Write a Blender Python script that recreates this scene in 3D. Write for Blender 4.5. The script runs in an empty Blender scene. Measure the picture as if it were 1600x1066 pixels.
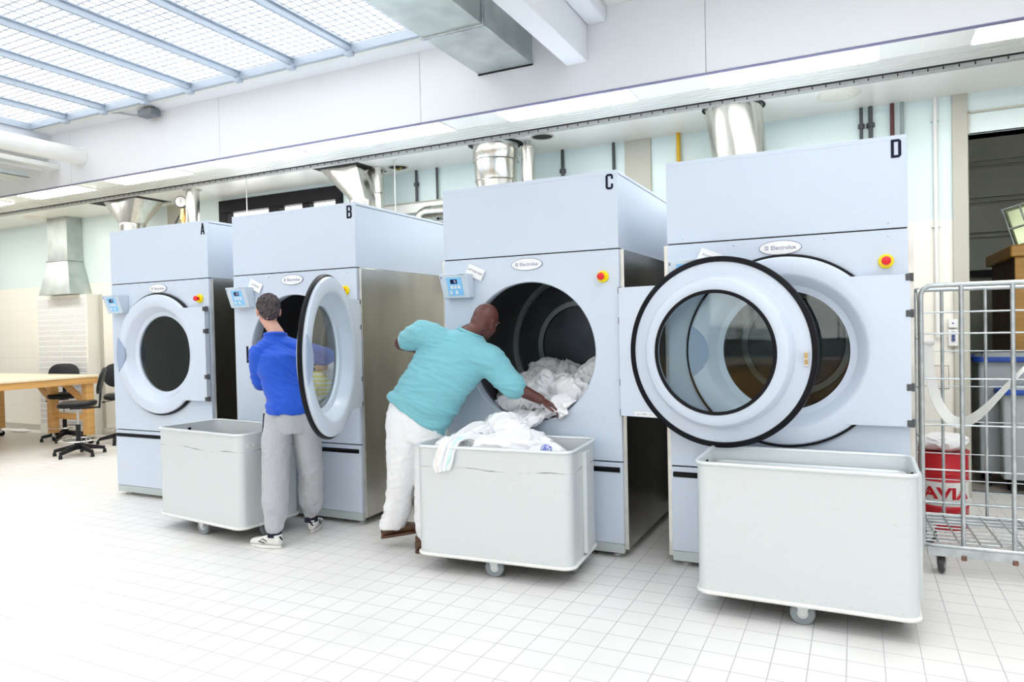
import bpy, bmesh, math, random
from mathutils import Vector as V, Matrix, noise
C = bpy.context
COL = C.scene.collection
D = bpy.data
PI = math.pi
R = math.radians

# ------------------------------------------------------------------ camera
yaw, pitch, roll = R(26.072), R(-1.077), R(-1.277)
F = V((-math.sin(yaw)*math.cos(pitch), math.cos(yaw)*math.cos(pitch), math.sin(pitch)))
RT = V((math.cos(yaw), math.sin(yaw), 0)); UP = RT.cross(F)
R2 = RT*math.cos(roll)+UP*math.sin(roll); U2 = UP*math.cos(roll)-RT*math.sin(roll)
cam = D.objects.new('camera', D.cameras.new('camera')); COL.objects.link(cam)
mw = Matrix((R2, U2, -F)).transposed().to_4x4(); mw.translation = V((0, -4.403, 1.525))
cam.matrix_world = mw
cam.data.sensor_width = 36; cam.data.lens = 36*1101/1600
cam.data.clip_start = .05; cam.data.clip_end = 200
C.scene.camera = cam
# ------------------------------------------------------------------ world, exposure
W = D.worlds.new('bright_sky'); C.scene.world = W; W.use_nodes = True
bg = W.node_tree.nodes['Background']
bg.inputs[0].default_value = (1, .962, .905, 1); bg.inputs[1].default_value = 2.95
vs = C.scene.view_settings
vs.view_transform = 'Standard'; vs.look = 'None'; vs.gamma = 1; vs.exposure = 0.45
C.scene.cycles.use_denoising = True
C.scene.cycles.max_bounces = 10; C.scene.cycles.transparent_max_bounces = 16
C.scene.cycles.diffuse_bounces = 6; C.scene.cycles.glossy_bounces = 5
C.scene.cycles.sample_clamp_indirect = 8

# ------------------------------------------------------------------ materials
def nn(nt, t, **kw):
    n = nt.nodes.new(t)
    for k, v in kw.items(): setattr(n, k, v)
    return n
def mixc(nt, fac, a, b, mode='MIX'):
    n = nn(nt, 'ShaderNodeMix', data_type='RGBA', blend_type=mode)
    for sock, val in ((n.inputs[0], fac), (n.inputs[6], a), (n.inputs[7], b)):
        if hasattr(val, 'is_linked') or hasattr(val, 'links'): nt.links.new(val, sock)
        elif isinstance(val, (int, float)): sock.default_value = val
        else: sock.default_value = (*val[:3], 1)
    return n.outputs[2]
def ramp(nt, x, lo, hi):
    n = nn(nt, 'ShaderNodeMapRange'); nt.links.new(x, n.inputs[0])
    n.inputs[1].default_value = lo; n.inputs[2].default_value = hi
    return n.outputs[0]
def coords(nt, scale=(1, 1, 1), loc=(0, 0, 0), rot=(0, 0, 0)):
    t = nn(nt, 'ShaderNodeTexCoord'); m = nn(nt, 'ShaderNodeMapping')
    nt.links.new(t.outputs['Object'], m.inputs[0])
    m.inputs[1].default_value = loc; m.inputs[2].default_value = rot; m.inputs[3].default_value = scale
    return m.outputs[0]
def noi(nt, vec, scale, detail=4):
    n = nn(nt, 'ShaderNodeTexNoise'); nt.links.new(vec, n.inputs['Vector'])
    n.inputs['Scale'].default_value = scale; n.inputs['Detail'].default_value = detail
    return n.outputs['Fac']
MATS = {}
def pm(name, c1, c2=None, scale=8, rough=.5, metal=0, bump=0, stretch=(1, 1, 1), lo=.35, hi=.65, coat=0, spec=None, sheen=0):
    m = D.materials.new(name); m.use_nodes = True; nt = m.node_tree
    b = nt.nodes['Principled BSDF']
    b.inputs['Roughness'].default_value = rough; b.inputs['Metallic'].default_value = metal
    if spec is not None: b.inputs['Specular IOR Level'].default_value = spec
    if coat: b.inputs['Coat Weight'].default_value = coat; b.inputs['Coat Roughness'].default_value = .12
    if sheen: b.inputs['Sheen Weight'].default_value = sheen
    c2 = c2 or tuple(x*.96 for x in c1)
    n = noi(nt, coords(nt, stretch), scale)
    nt.links.new(mixc(nt, ramp(nt, n, lo, hi), c1, c2), b.inputs['Base Color'])
    if bump:
        bp = nn(nt, 'ShaderNodeBump'); bp.inputs['Strength'].default_value = bump; bp.inputs['Distance'].default_value = .01
        nt.links.new(n, bp.inputs['Height']); nt.links.new(bp.outputs[0], b.inputs['Normal'])
    MATS[name] = m
    return m
paint = pm('pale_blue_paint', (.565, .635, .74), (.575, .645, .75), 3, .3)
paint_door = pm('door_paint', (.60, .665, .77), (.61, .675, .78), 3, .25)
paint_grey = pm('grey_blue_paint', (.33, .41, .56), None, 3, .35)
panel_mat = pm('panel_plastic', (.6, .68, .78), None, 3, .4)
steel = pm('stainless', (.63, .62, .58), (.53, .52, .485), 5, .24, 1, stretch=(1, 1, .25), bump=.02)
steel_edge = pm('brushed_edge', (.72, .71, .68), (.6, .59, .56), 8, .35, 1)
kick_mat = pm('kick_steel', (.52, .58, .58), None, 6, .4, .3)
bright = pm('bright_duct_metal', (.78, .77, .73), (.66, .65, .60), 9, .22, 1, stretch=(3, 3, .4))
galv = pm('galvanised', (.56, .60, .58), (.44, .48, .47), 5, .42, .75, stretch=(1, 1, 1))
galv_dark = pm('galvanised_tube', (.60, .64, .66), (.45, .49, .51), 14, .35, .85)
black = pm('black_rubber', (.004, .004, .007), None, 8, .4, spec=.18)
blackp = pm('black_plastic', (.008, .008, .01), (.016, .016, .02), 10, .45, spec=.3)
leather = pm('black_vinyl', (.005, .005, .006), (.012, .012, .015), 6, .36, bump=.1, spec=.22)
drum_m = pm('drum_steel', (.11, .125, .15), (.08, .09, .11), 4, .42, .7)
ring_m = pm('drum_ring_steel', (.42, .47, .48), None, 4, .4, .7)
yellow = pm('yellow', (.9, .72, 0), None, 5, .35)
red = pm('red_plastic', (.72, .01, .02), None, 5, .25)
white = pm('white_plastic', (.82, .82, .82), None, 5, .4)
paper = pm('white_paper', (.85, .85, .86), None, 5, .7)
keyblue = pm('keypad_blue', (.24, .58, .92), None, 5, .35)
navy = pm('display_navy', (.004, .004, .05), None, 5, .15)
ink = pm('dark_blue_ink', (.003, .004, .02), None, 5, .5, spec=.2)
logo_ink = pm('logo_blue', (.05, .08, .22), None, 5, .5)
greyink = pm('grey_ink', (.18, .18, .2), None, 5, .6)
brass = pm('brass', (.75, .48, .2), None, 6, .3, 1)
alu = None
wood = pm('pine', (.72, .42, .15), (.60, .32, .10), 3, .45, stretch=(.6, .6, 12))
woodtop = pm('pine_top', (.86, .76, .58), (.80, .68, .48), 4, .35, stretch=(8, .5, 1))
wood_brown = pm('varnished_band', (.50, .27, .055), (.42, .21, .04), 4, .4, stretch=(1, 1, 8))
white_wall = pm('white_panel', (.72, .73, .755), (.71, .72, .745), 2, .45)
cream = pm('cream_column', (.50, .49, .425), None, 2, .5)
ceil_white = pm('ceiling_white', (.69, .70, .67), (.67, .68, .65), 2, .4)
pipe_white = pm('white_pipe', (.82, .82, .80), None, 3, .3)
yellow_pipe = pm('yellow_pipe_paint', (.72, .42, .02), None, 3, .4)
pipe_dark = pm('dark_pipe', (.05, .055, .06), (.08, .085, .09), 5, .5)
pipe_brown = pm('brown_pipe', (.10, .03, .03), None, 5, .5)
frame_dark = pm('dark_frame', (.005, .005, .008), None, 4, .45, spec=.2)
hole_dark = pm('void_dark', (.02, .02, .02), None, 4, .9)
skin_l = pm('fair_skin', (.62, .33, .25), (.66, .39, .31), 18, .5, spec=.35)
skin_d = pm('dark_skin', (.095, .028, .022), (.125, .042, .033), 12, .38, spec=.5)
hair_m = pm('grey_brown_hair', (.022, .015, .018), (.115, .09, .092), 75, .6, bump=.7, stretch=(1, 1, .4), lo=.4, hi=.7)
blue_cloth = pm('royal_blue_pique', (.006, .075, .52), (.008, .085, .58), 200, .85, bump=.05, sheen=.2)
teal_cloth = pm('light_teal_pique', (.18, .475, .54), (.195, .50, .57), 200, .85, bump=.05, sheen=.2)
teal_edge = pm('pale_teal_edge', (.5, .74, .78), None, 100, .85)
jogger = pm('grey_marl', (.40, .41, .44), (.47, .48, .51), 160, .9, bump=.06, sheen=.2)
white_cloth = pm('white_cotton', (.82, .82, .84), (.80, .80, .82), 120, .9, bump=.04)
trouser_w = pm('white_trouser', (.83, .83, .85), (.80, .80, .82), 120, .85, bump=.04)
shoe_w = pm('white_sneaker', (.78, .77, .74), (.66, .65, .62), 9, .5)
shoe_b = pm('brown_leather', (.11, .045, .018), (.07, .028, .012), 14, .4)
sock_m = pm('dark_sock', (.012, .012, .03), None, 50, .9)
red_drum = pm('red_enamel', (.58, .008, .02), (.5, .006, .016), 5, .28)
white_drum = pm('white_enamel', (.78, .78, .76), None, 5, .35)
strap_m = pm('webbing', (.75, .75, .74), None, 60, .8)
grey_lid = pm('container_grey', (.36, .40, .42), None, 5, .5)
blue_lid = pm('container_blue', (.012, .06, .34), None, 5, .4)
rubber_grey = pm('grey_rubber', (.22, .25, .27), None, 5, .5)
castersteel = pm('caster_steel', (.62, .64, .64), None, 8, .4, .6)
shutter_m = pm('shutter_slats', (.40, .43, .39), (.37, .40, .36), 3, .5)
darkfloor = pm('back_room_floor', (.42, .38, .33), (.36, .33, .28), 2, .5)
board_brown = pm('brown_boards', (.16, .075, .03), (.07, .03, .012), 30, .6, stretch=(1, 1, .03))
lampglow_green = pm('reflector', (.75, .85, .55), None, 5, .15, .8)

def emit(name, col, s):
    m = D.materials.new(name); m.use_nodes = True; nt = m.node_tree
    b = nt.nodes['Principled BSDF']
    b.inputs['Base Color'].default_value = (.8, .8, .8, 1)
    b.inputs['Emission Color'].default_value = (*col, 1); b.inputs['Emission Strength'].default_value = s
    return m
lamp_m = emit('lamp_diffuser', (1, .985, .93), 20.0)
display_m = emit('display_digits', (.35, .4, 1), 1.0)
def glassmat(name, tint, refl=1.0, wire=0, haze=0):
    m = D.materials.new(name); m.use_nodes = True; nt = m.node_tree; nt.nodes.clear()
    o = nn(nt, 'ShaderNodeOutputMaterial'); t = nn(nt, 'ShaderNodeBsdfTransparent'); g = nn(nt, 'ShaderNodeBsdfGlossy')
    t.inputs[0].default_value = (*tint, 1); g.inputs['Roughness'].default_value = .02
    fr = nn(nt, 'ShaderNodeFresnel'); ge = nn(nt, 'ShaderNodeNewGeometry'); io = nn(nt, 'ShaderNodeMapRange')
    nt.links.new(ge.outputs['Backfacing'], io.inputs[0]); io.inputs[3].default_value = 1.45; io.inputs[4].default_value = 1/1.45; nt.links.new(io.outputs[0], fr.inputs[0])
    mx = nn(nt, 'ShaderNodeMixShader')
    mu = nn(nt, 'ShaderNodeMath', operation='MULTIPLY'); nt.links.new(fr.outputs[0], mu.inputs[0]); mu.inputs[1].default_value = refl
    nt.links.new(mu.outputs[0], mx.inputs[0]); nt.links.new(t.outputs[0], mx.inputs[1]); nt.links.new(g.outputs[0], mx.inputs[2])
    out = mx.outputs[0]
    if haze:
        tl = nn(nt, 'ShaderNodeBsdfTranslucent'); tl.inputs[0].default_value = (*tint, 1)
        m3 = nn(nt, 'ShaderNodeMixShader'); m3.inputs[0].default_value = haze
        nt.links.new(out, m3.inputs[1]); nt.links.new(tl.outputs[0], m3.inputs[2]); out = m3.outputs[0]
    if wire:
        br = nn(nt, 'ShaderNodeTexBrick'); br.offset = 0
        nt.links.new(coords(nt), br.inputs['Vector'])
        br.inputs['Color1'].default_value = br.inputs['Color2'].default_value = (0, 0, 0, 1); br.inputs['Mortar'].default_value = (1, 1, 1, 1)
        br.inputs['Scale'].default_value = 1; br.inputs['Mortar Size'].default_value = .0056; br.inputs['Mortar Smooth'].default_value = 0
        br.inputs['Brick Width'].default_value = wire; br.inputs['Row Height'].default_value = wire
        df = nn(nt, 'ShaderNodeBsdfDiffuse'); df.inputs[0].default_value = (.52, .56, .64, 1)
        m2 = nn(nt, 'ShaderNodeMixShader'); nt.links.new(br.outputs['Color'], m2.inputs[0])
        nt.links.new(out, m2.inputs[1]); nt.links.new(df.outputs[0], m2.inputs[2]); out = m2.outputs[0]
    nt.links.new(out, o.inputs[0])
    return m
glass = glassmat('door_glass', (.86, .90, .90), 1.0)
pane = glassmat('window_glass', (.93, .95, .96), .8)
wired = glassmat('wired_roof_glass', (.93, .96, .99), .3, wire=.085, haze=.2)

def make_floor():
    m = D.materials.new('floor_tiles'); m.use_nodes = True; nt = m.node_tree; b = nt.nodes['Principled BSDF']
    c = coords(nt, loc=(.82, .48, 0))
    br = nn(nt, 'ShaderNodeTexBrick'); br.offset = 0; nt.links.new(c, br.inputs['Vector'])
    br.inputs['Color1'].default_value = (.80, .785, .765, 1); br.inputs['Color2'].default_value = (.775, .76, .745, 1)
    br.inputs['Mortar'].default_value = (.41, .40, .41, 1)
    for k, v in (('Scale', 1), ('Mortar Size', .0024), ('Mortar Smooth', .2), ('Brick Width', .1525), ('Row Height', .1555), ('Bias', 0)): br.inputs[k].default_value = v
    t = nn(nt, 'ShaderNodeTexCoord')
    n = noi(nt, t.outputs['Object'], 1.1, 6)
    col = mixc(nt, ramp(nt, n, .45, .8), br.outputs['Color'], (.70, .68, .65))
    vo = nn(nt, 'ShaderNodeTexVoronoi'); nt.links.new(t.outputs['Object'], vo.inputs['Vector']); vo.inputs['Scale'].default_value = 1.5
    sp = nn(nt, 'ShaderNodeMapRange'); nt.links.new(vo.outputs['Distance'], sp.inputs[0])
    for i, v in ((1, .012), (2, .02), (3, .55), (4, 0)): sp.inputs[i].default_value = v
    col = mixc(nt, sp.outputs[0], col, (.2, .2, .2))
    nt.links.new(col, b.inputs['Base Color']); b.inputs['Roughness'].default_value = .42
    bp = nn(nt, 'ShaderNodeBump'); bp.inputs['Strength'].default_value = .15; bp.inputs['Distance'].default_value = .003; bp.invert = True
    nt.links.new(br.outputs['Fac'], bp.inputs['Height']); nt.links.new(bp.outputs[0], b.inputs['Normal'])
    return m
def make_wall():
    m = D.materials.new('tiled_wall'); m.use_nodes = True; nt = m.node_tree; b = nt.nodes['Principled BSDF']
    t = nn(nt, 'ShaderNodeTexCoord'); s = nn(nt, 'ShaderNodeSeparateXYZ'); nt.links.new(t.outputs['Object'], s.inputs[0])
    br = nn(nt, 'ShaderNodeTexBrick'); br.offset = 0; cb = nn(nt, 'ShaderNodeCombineXYZ')
    nt.links.new(s.outputs[0], cb.inputs[0]); nt.links.new(s.outputs[2], cb.inputs[1]); nt.links.new(cb.outputs[0], br.inputs['Vector'])
    br.inputs['Color1'].default_value = (.86, .835, .765, 1); br.inputs['Color2'].default_value = (.85, .825, .755, 1); br.inputs['Mortar'].default_value = (.75, .715, .64, 1)
    for k, v in (('Scale', 1), ('Mortar Size', .002), ('Mortar Smooth', .2), ('Brick Width', .20), ('Row Height', .20)): br.inputs[k].default_value = v
    b2 = nn(nt, 'ShaderNodeTexBrick'); b2.offset = 0; nt.links.new(cb.outputs[0], b2.inputs['Vector'])
    b2.inputs['Color1'].default_value = b2.inputs['Color2'].default_value = (.68, .795, .80, 1); b2.inputs['Mortar'].default_value = (.62, .73, .73, 1)
    for k, v in (('Scale', 1), ('Mortar Size', .0015), ('Brick Width', 1.2), ('Row Height', 9)): b2.inputs[k].default_value = v
    st = nn(nt, 'ShaderNodeMath', operation='GREATER_THAN'); nt.links.new(s.outputs[2], st.inputs[0]); st.inputs[1].default_value = 2.37
    nt.links.new(mixc(nt, st.outputs[0], br.outputs['Color'], b2.outputs['Color']), b.inputs['Base Color'])
    b.inputs['Roughness'].default_value = .3
    return m
def make_alu(crease=0):
    m = D.materials.new('worn_aluminium'); m.use_nodes = True; nt = m.node_tree; b = nt.nodes['Principled BSDF']
    a = noi(nt, coords(nt, (1.2, 1.2, 14)), 3.0, 6)
    c = mixc(nt, ramp(nt, a, .66, 1.0), (.655, .69, .70), (.46, .48, .475))
    g = noi(nt, coords(nt, (6, 6, 6)), 2, 5)
    c = mixc(nt, ramp(nt, g, .70, .95), c, (.40, .41, .40))
    if crease:   # long dented scratch below the rim
        t = nn(nt, 'ShaderNodeTexCoord'); sx = nn(nt, 'ShaderNodeSeparateXYZ'); nt.links.new(t.outputs['Object'], sx.inputs[0])
        k = noi(nt, coords(nt, (1.5, 1.5, .1), loc=(crease, 0, 0)), 2.2, 3); w_ = nn(nt, 'ShaderNodeMath', operation='MULTIPLY_ADD'); nt.links.new(k, w_.inputs[0]); w_.inputs[1].default_value = .05; w_.inputs[2].default_value = .64
        cm = nn(nt, 'ShaderNodeMath', operation='COMPARE'); nt.links.new(sx.outputs[2], cm.inputs[0]); nt.links.new(w_.outputs[0], cm.inputs[1]); cm.inputs[2].default_value = .0035
        mu = nn(nt, 'ShaderNodeMath', operation='MULTIPLY'); nt.links.new(cm.outputs[0], mu.inputs[0]); nt.links.new(ramp(nt, noi(nt, coords(nt, (3, 3, .1), loc=(0, crease, 0)), 2, 3), .42, .66), mu.inputs[1])
        c = mixc(nt, mu.outputs[0], c, (.14, .14, .14))
    nt.links.new(c, b.inputs['Base Color']); b.inputs['Roughness'].default_value = .42; b.inputs['Metallic'].default_value = .25
    return m
def make_perf():
    m = D.materials.new('perforated_drum'); m.use_nodes = True; nt = m.node_tree; b = nt.nodes['Principled BSDF']
    t = nn(nt, 'ShaderNodeTexCoord'); s = nn(nt, 'ShaderNodeSeparateXYZ'); nt.links.new(t.outputs['Object'], s.inputs[0])
    at = nn(nt, 'ShaderNodeMath', operation='ARCTAN2'); nt.links.new(s.outputs[0], at.inputs[0]); nt.links.new(s.outputs[2], at.inputs[1])
    cb = nn(nt, 'ShaderNodeCombineXYZ'); nt.links.new(at.outputs[0], cb.inputs[0])
    mu = nn(nt, 'ShaderNodeMath', operation='MULTIPLY'); nt.links.new(s.outputs[1], mu.inputs[0]); mu.inputs[1].default_value = 1.6; nt.links.new(mu.outputs[0], cb.inputs[1])
    vo = nn(nt, 'ShaderNodeTexVoronoi'); vo.inputs['Scale'].default_value = 42; vo.inputs['Randomness'].default_value = 0; nt.links.new(cb.outputs[0], vo.inputs['Vector'])
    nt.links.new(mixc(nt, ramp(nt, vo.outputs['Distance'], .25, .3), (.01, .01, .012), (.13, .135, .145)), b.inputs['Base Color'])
    b.inputs['Metallic'].default_value = .6; b.inputs['Roughness'].default_value = .4
    return m
def make_towel(name, stripes):
    m = D.materials.new(name); m.use_nodes = True; nt = m.node_tree; b = nt.nodes['Principled BSDF']
    t = nn(nt, 'ShaderNodeTexCoord'); s = nn(nt, 'ShaderNodeSeparateXYZ'); nt.links.new(t.outputs['UV'], s.inputs[0])
    col = None; prev = (.83, .83, .84)
    for lo, hi, c in stripes:
        g = nn(nt, 'ShaderNodeMath', operation='COMPARE'); nt.links.new(s.outputs[0], g.inputs[0])
        g.inputs[1].default_value = (lo+hi)/2; g.inputs[2].default_value = (hi-lo)/2
        prev = mixc(nt, g.outputs[0], prev, c)
    nt.links.new(prev, b.inputs['Base Color']); b.inputs['Roughness'].default_value = .9
    return m
floor_m, wall_m, alu, perf, alu_dent = make_floor(), make_wall(), make_alu(), make_perf(), make_alu(3.3)

# ------------------------------------------------------------------ mesh helpers
def frame(d, up=V((0, 0, 1))):
    d = d.normalized()
    if abs(d.dot(up)) > .98: up = V((0, 1, 0)) if abs(d.y) < .9 else V((1, 0, 0))
    a = d.cross(up).normalized(); b = a.cross(d).normalized()
    return a, b
class MB:
    def __init__(s): s.v = []; s.f = []
    def add(s, vs, fs):
        o = len(s.v); s.v += [tuple(p) for p in vs]; s.f += [tuple(i+o for i in f) for f in fs]; return s
    def box(s, x0, x1, y0, y1, z0, z1, m=None):
        p = [V((x, y, z)) for z in (z0, z1) for y in (y0, y1) for x in (x0, x1)]
        if m: p = [m @ q for q in p]
        return s.add(p, [(0, 2, 3, 1), (4, 5, 7, 6), (0, 1, 5, 4), (2, 6, 7, 3), (0, 4, 6, 2), (1, 3, 7, 5)])
    def hexa(s, b, t):   # bottom 4 pts, top 4 pts (same order)
        return s.add(list(b)+list(t), [(3, 2, 1, 0), (4, 5, 6, 7), (0, 1, 5, 4), (1, 2, 6, 5), (2, 3, 7, 6), (3, 0, 4, 7)])
    def bar(s, p0, p1, w, h, up=(0, 0, 1)):
        p0, p1 = V(p0), V(p1); a, b = frame(p1-p0, V(up)); a = a*w/2; b = b*h/2
        return s.hexa([p0-a-b, p0+a-b, p0+a+b, p0-a+b], [p1-a-b, p1+a-b, p1+a+b, p1-a+b])
    def cyl(s, p0, p1, r0, r1=None, n=24, cap=True):
        p0, p1 = V(p0), V(p1); r1 = r0 if r1 is None else r1; a, b = frame(p1-p0)
        vs = [p+(a*math.cos(2*PI*i/n)+b*math.sin(2*PI*i/n))*r for p, r in ((p0, r0), (p1, r1)) for i in range(n)]
        fs = [(i, (i+1) % n, n+(i+1) % n, n+i) for i in range(n)]
        if cap: fs += [tuple(range(n-1, -1, -1)), tuple(range(n, 2*n))]
        return s.add(vs, fs)
    def tube(s, pts, r, n=10, closed=False, cap=True):
        pts = [V(p) for p in pts]; N = len(pts); vs = []; a = None
        for i, p in enumerate(pts):
            if closed: d = pts[(i+1) % N]-pts[i-1]
            else: d = pts[min(i+1, N-1)]-pts[max(i-1, 0)]
            d.normalize()
            if a is None: a, b = frame(d)
            else:
                a = (a-d*a.dot(d)).normalized(); b = a.cross(d)*-1
            b = d.cross(a)
            rr = r[i] if isinstance(r, (list, tuple)) else r
            vs += [p+(a*math.cos(2*PI*k/n)+b*math.sin(2*PI*k/n))*rr for k in range(n)]
        M = N if closed else N-1
        fs = [(i*n+k, i*n+(k+1) % n, ((i+1) % N)*n+(k+1) % n, ((i+1) % N)*n+k) for i in range(M) for k in range(n)]
        if cap and not closed: fs += [tuple(range(n-1, -1, -1)), tuple(range((N-1)*n, N*n))]
        return s.add(vs, fs)
    def lathe(s, prof, c=(0, 0, 0), ax='z', n=48, closed=False, cap=False, a0=0, a1=2*PI):
        c = V(c); full = abs(a1-a0-2*PI) < 1e-6; m = n if full else n+1; vs = []
        for r, h in prof:
            for i in range(m):
                t = a0+(a1-a0)*i/n; x, y = r*math.cos(t), r*math.sin(t)
                vs.append(c+(V((x, y, h)) if ax == 'z' else V((x, h, y)) if ax == 'y' else V((h, x, y))))
        K = len(prof); fs = []
        for k in range(K if closed else K-1):
            for i in range(n):
                j = (i+1) % m; k2 = (k+1) % K
                fs.append((k*m+i, k*m+j, k2*m+j, k2*m+i))
        if cap: fs += [tuple(range(m)), tuple(range((K-1)*m, K*m))]
        return s.add(vs, fs)
    def poly(s, pts, y0, y1):   # XZ outline extruded along y
        n = len(pts)
        return s.add([(x, y0, z) for x, z in pts]+[(x, y1, z) for x, z in pts],
                     [tuple(range(n)), tuple(range(2*n-1, n-1, -1))]+[(i, n+i, n+(i+1) % n, (i+1) % n) for i in range(n)])
    def ell(s, c, r, ax=None, n=16):
        c = V(c); ax = ax or (V((1, 0, 0)), V((0, 1, 0)), V((0, 0, 1))); vs = []
        m = n//2
        for j in range(1, m):
            t = PI*j/m
            for i in range(n):
                u = 2*PI*i/n
                vs.append(c+ax[0]*(r[0]*math.sin(t)*math.cos(u))+ax[1]*(r[1]*math.sin(t)*math.sin(u))+ax[2]*(r[2]*math.cos(t)))
        top, bot = len(vs), len(vs)+1; vs += [c+ax[2]*r[2], c-ax[2]*r[2]]
        fs = [(j*n+i, (j+1)*n+i, (j+1)*n+(i+1) % n, j*n+(i+1) % n) for j in range(m-2) for i in range(n)]
        fs += [(top, i, (i+1) % n) for i in range(n)]+[(bot, (m-2)*n+(i+1) % n, (m-2)*n+i) for i in range(n)]
        return s.add(vs, fs)
    def cap(s, p0, p1, r0, r1, n=14):   # tapered capsule
        p0, p1 = V(p0), V(p1); d = (p1-p0).normalized(); pts = []; rs = []
        for k in range(5):
            t = PI/2*(1-k/4); pts.append(p0-d*r0*math.sin(t)); rs.append(max(r0*math.cos(t), r0*.02))
        for k in range(5):
            t = PI/2*k/4; pts.append(p1+d*r1*math.sin(t)); rs.append(max(r1*math.cos(t), r1*.02))
        return s.tube(pts, rs, n)
    def loft(s, rings, n=24):   # rings: (centre, half a vector, half b vector)
        vs = []
        for c, a, b in rings:
            c, a, b = V(c), V(a), V(b)
            vs += [c+a*math.cos(2*PI*i/n)+b*math.sin(2*PI*i/n) for i in range(n)]
        K = len(rings)
        fs = [(k*n+i, k*n+(i+1) % n, (k+1)*n+(i+1) % n, (k+1)*n+i) for k in range(K-1) for i in range(n)]
        fs += [tuple(range(n-1, -1, -1)), tuple(range((K-1)*n, K*n))]
        return s.add(vs, fs)
    def rrect(s, L, Wd, r, levels, n=6, cap=True):   # rounded-rectangle loft; levels: (grow, z)
        vs = []
        for g, z in levels:
            for cx, cy, a in ((L/2-r, Wd/2-r, 0), (-L/2+r, Wd/2-r, PI/2), (-L/2+r, -Wd/2+r, PI), (L/2-r, -Wd/2+r, 1.5*PI)):
                for i in range(n+1):
                    t = a+PI/2*i/n; vs.append((cx+(r+g)*math.cos(t), cy+(r+g)*math.sin(t), z))
        m = 4*(n+1); K = len(levels)
        fs = [(k*m+i, k*m+(i+1) % m, (k+1)*m+(i+1) % m, (k+1)*m+i) for k in range(K-1) for i in range(m)]
        if cap: fs += [tuple(range(m-1, -1, -1)), tuple(range((K-1)*m, K*m))]
        return s.add(vs, fs)
    def mesh(s, name):
        me = D.meshes.new(name); me.from_pydata(s.v, [], s.f)
        bm = bmesh.new(); bm.from_mesh(me); bmesh.ops.recalc_face_normals(bm, faces=bm.faces); bm.to_mesh(me); bm.free()
        return me
    def build(s, name, mat, parent=None, bev=0, sm=38, loc=None, label=None):
        return link(s.mesh(name), name, mat, parent, bev, sm, loc, label)
def link(me, name, mat, parent=None, bev=0, sm=38, loc=None, label=None):
    me.materials.clear(); me.materials.append(mat)
    if sm:
        me.polygons.foreach_set('use_smooth', [True]*len(me.polygons)); me.set_sharp_from_angle(angle=R(sm))
    o = D.objects.new(name, me); COL.objects.link(o)
    if parent: o.parent = parent
    if loc: o.location = loc
    if bev:
        b = o.modifiers.new('bevel', 'BEVEL'); b.width = bev; b.segments = 2; b.limit_method = 'ANGLE'; b.angle_limit = R(40)
    if label: o['label'] = label
    return o
def evaluated(o, name):
    me = D.meshes.new_from_object(o.evaluated_get(C.evaluated_depsgraph_get()))
    old = o.data; D.objects.remove(o); D.meshes.remove(old); me.name = name
    return me
def blob(mb, name, mat, parent, voxel=.008, smooth=6, disp=None, loc=None, label=None, sub=0):
    o = D.objects.new('temporary', mb.mesh('temporary')); COL.objects.link(o)
    m = o.modifiers.new('r', 'REMESH'); m.mode = 'VOXEL'; m.voxel_size = voxel
    if smooth:
        m = o.modifiers.new('s', 'SMOOTH'); m.iterations = smooth; m.factor = .5
    me = evaluated(o, name)
    if disp:
        nrm = [v.normal.copy() for v in me.vertices]
        for v, nv in zip(me.vertices, nrm): v.co = v.co+nv*disp(v.co)
    return link(me, name, mat, parent, 0, 180, loc, label)
def text(s, name, mat, parent, loc, size, rot=(PI/2, 0, 0), sx=1, depth=.001, bold=0, label=None, bend=None):
    cu = D.curves.new('t', 'FONT'); cu.body = s; cu.size = size; cu.extrude = depth; cu.offset = bold
    cu.align_x = 'CENTER'; cu.align_y = 'CENTER'; cu.resolution_u = 3
    o = D.objects.new('t', cu); COL.objects.link(o)
    me = D.meshes.new_from_object(o.evaluated_get(C.evaluated_depsgraph_get())); D.objects.remove(o); D.curves.remove(cu)
    for v in me.vertices: v.co.x *= sx
    if bend:   # wrap text (in XZ after rotation) round a vertical cylinder of radius bend
        for v in me.vertices:
            a = v.co.x/bend; rr = bend+v.co.z+depth
            v.co = V((rr*math.sin(a), -rr*math.cos(a), v.co.y))
        o = link(me, name, mat, parent, 0, 0, loc, label)
        return o
    o = link(me, name, mat, parent, 0, 0, loc, label); o.rotation_euler = rot
    return o
def tag(o, label=None, cat=None, group=None, kind=None):
    if label: o['label'] = label
    if cat: o['category'] = cat
    if group: o['group'] = group
    if kind: o['kind'] = kind
    return o
def thing(name, label, cat, loc=(0, 0, 0), rz=0, group=None):
    o = D.objects.new(name, None); COL.objects.link(o); o.location = loc; o.rotation_euler = (0, 0, rz); o.empty_display_size = .1
    return tag(o, label, cat, group)
def struct(name, mb, mat, bev=0, parent=None, sm=38):
    return tag(mb.build(name, mat, parent, bev, sm), kind=None if parent else 'structure')
def dup(o, parent=None):
    c = o.copy(); COL.objects.link(c); c.parent = parent
    for ch in list(o.children): dup(ch, c)
    return c

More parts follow.
